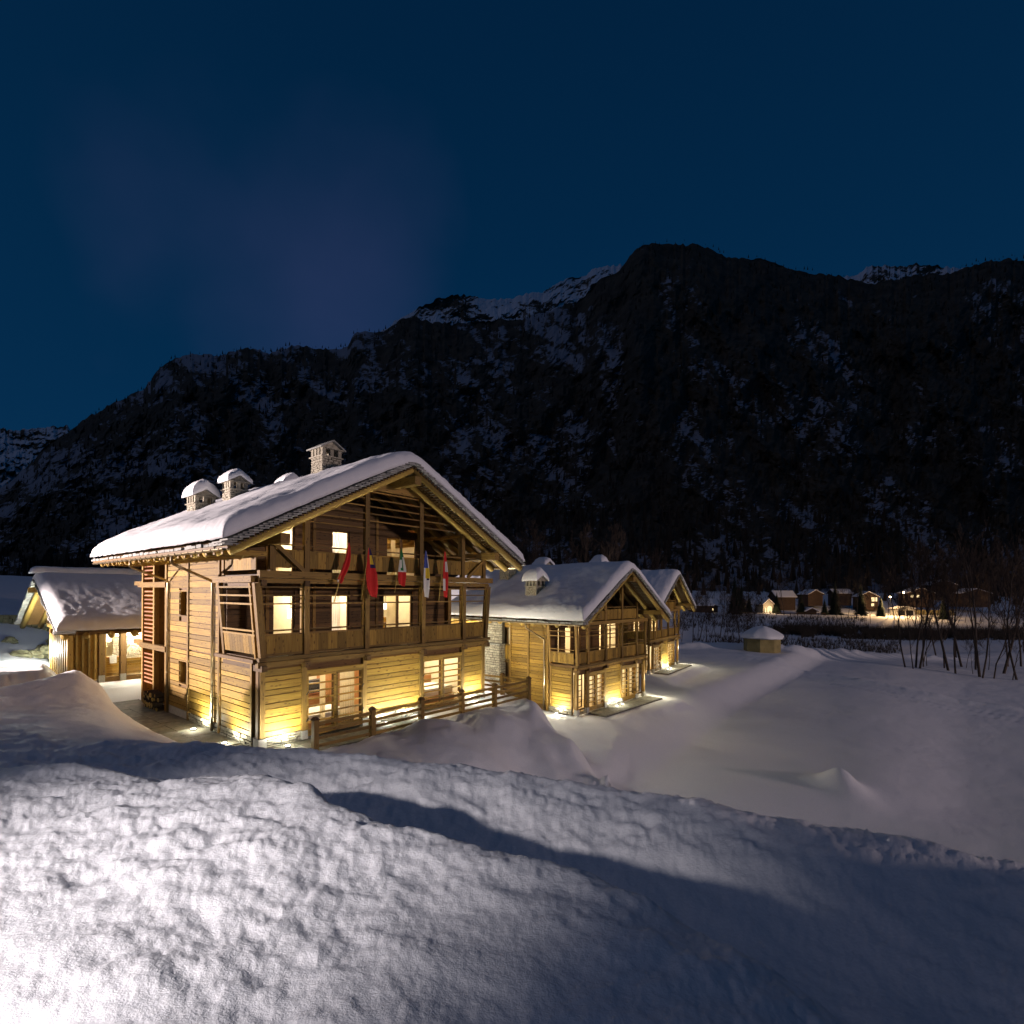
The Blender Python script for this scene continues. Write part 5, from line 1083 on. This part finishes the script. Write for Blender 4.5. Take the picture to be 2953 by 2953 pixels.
house(2340, 236, 5, 4, 1.6, 1.2, .1, 'small snow covered shed by the village road', 'shed')
house(2505, 262, 8.5, 8, 5, 2.2, -.25, 'dark house with one bright window above the street lamp', lit=[(1.2, 2.6, 2.6, 4.6, 1), (3, 2.6, 3.7, 4.6, 1), (1.2, .2, 2.4, 1.6, 1)], dz=2.5)
house(2445, 275, 8, 8, 4.5, 1.8, 1.4, 'dark house with a pale snow roof left of the bright window', dz=3)
house(2655, 262, 12, 8, 5.2, 2.4, -.15, 'village house with a dim lit gable and a row of windows above the wall', lit=[(-4.5, 3.0, -3.3, 4.2, 1), (-2, 3.0, -.6, 4.2, 1), (.8, 3.0, 2, 4.2, 0)], dz=4.5)
house(2722, 275, 12, 9, 6, 2.4, -.2, 'plain gabled house on the slope right of the dim lit gable', dz=7)
house(2815, 268, 14, 9, 5, 2.2, -.1, 'dark wide house behind the grove', dz=5)
house(2612, 240, 8.5, 4, 3.0, .8, .0, 'flat roofed garage lit by the street lamp', 'garage', lit=[(-3.4, .2, -.4, 2.3, 0), (.4, .2, 3.4, 2.3, 0)], wall='concrete')
t = thing('retaining_wall', 'long low retaining wall lit by the street lamp beside the road', 'wall', (pix(2680, 1700, 248).x, 248, ground(pix(2680, 1700, 248).x, 248)), 0)
for i in range(16): MB().box((-12+i*1.5, 0, -1), (-10.55+i*1.5, .5, 2.4)).build('wall_block', 'hutwall', t)
t = thing('road_fence', 'dark roadside fence in front of the chapel', 'fence', (pix(2240, 1700, 228).x, 228, ground(pix(2240, 1700, 228).x, 228)), 0)
for i in range(14): MB().box((-18+i*3, 0, -.4), (-17.8+i*3, .15, 1.0)).build('post', 'dark', t)
for z in (.3, .75): MB().box((-18, .0, z), (21, .1, z+.22)).build('rail', 'dark', t)
for px, py, Y, pw, lb in ((2567, 1722, 232, 22000, 'brighter street lamp glaring in the village'), (2606, 1710, 244, 9000, 'smaller street lamp right of the glaring one')):
    p = pix(px, py, Y); gz = ground(p.x, Y); t = thing('street_lamp', lb, 'street lamp', (p.x, Y, gz), 0, 'village street lamps'); hh = p.z-gz
    MB().tube([(0, 0, -.3), (0, 0, hh-.1)], [.1, .06], 6).build('pole', 'steel', t); MB().tube([(0, 0, hh-.1), (0, -.1, hh+.45)], [.6 if pw > 9000 else .34, .3], 10).build('lantern', 'lantern', t)
    lamp('street_light', 'POINT', (0, -1.2, hh), pw, (1, .60, .26), .3, parent=t)
lamp('chapel_light', 'POINT', cp.location+Vector((0, -3, 2.4)), 900, (1, .66, .36), .2)
lamp('porch_light', 'POINT', (pix(2030, 1700, 234).x, 233, ground(pix(2030, 1700, 234).x, 233)+2.5), 1500, (1, .72, .42), .2)
# rocks and boulders of the bank at the far left
ROK = []
for k in range(5):
    rr = random.Random(k); V = []; n = 9; m = 7
    for i in range(m+1):
        for j in range(n):
            th, ph = PI*i/m, 2*PI*j/n; r_ = 1+rr.uniform(-.22, .22); V.append((r_*math.sin(th)*math.cos(ph), r_*math.sin(th)*math.sin(ph)*.8, r_*math.cos(th)*.7))
    Fc = [(i*n+j, (i+1)*n+j, (i+1)*n+(j+1) % n, i*n+(j+1) % n) for i in range(m) for j in range(n)]; ROK.append(mesh('rock', V, Fc, 'rock'))
def rock(px, py, Y, s, label, group='rocks of the snowy bank at the left'):
    p = pix(px, py, Y); o = link(bpy.data.objects.new('rock', ROK[R.randrange(5)]), None); o.location = p; o.scale = (s, s*.8, s*.8); o.rotation_euler = (R.uniform(-.3, .3), R.uniform(-.3, .3), R.uniform(0, 6)); tag(o, label, 'rock', group)

for i in range(15): rock(12+12*i+R.uniform(-4, 4), R.uniform(1850, 1905), R.uniform(34, 40), R.uniform(.35, 1.0), '%s dark boulder from the left in the lit snow bank beside the annex' % ORD[i])
wl = thing('dry_stone_wall', 'rough dry stone wall holding the snowy terrace left of the annex', 'wall', pix(15, 1862, 41), 0)
for r_ in range(8):
    x = -1.5+r_*.1
    while x < 3.6-r_*.12:
        w = R.uniform(.3, .75); z = r_*.3; bxm = MB().box((x+.02, R.uniform(-.08, .08), z), (x+w-.02, .6, z+.28)); bxm.build('stone', 'rock', wl); x += w
lamp('bank_fill', 'POINT', pix(120, 1875, 31.5), 1600, (.96, 1, .93), .15)  # fill light added to brighten the rocks, without a fixture
lamp('passage_light', 'POINT', world(C2, A2, -5.5, 3.5, 4.2), 900, (1, .92, .74), .15)
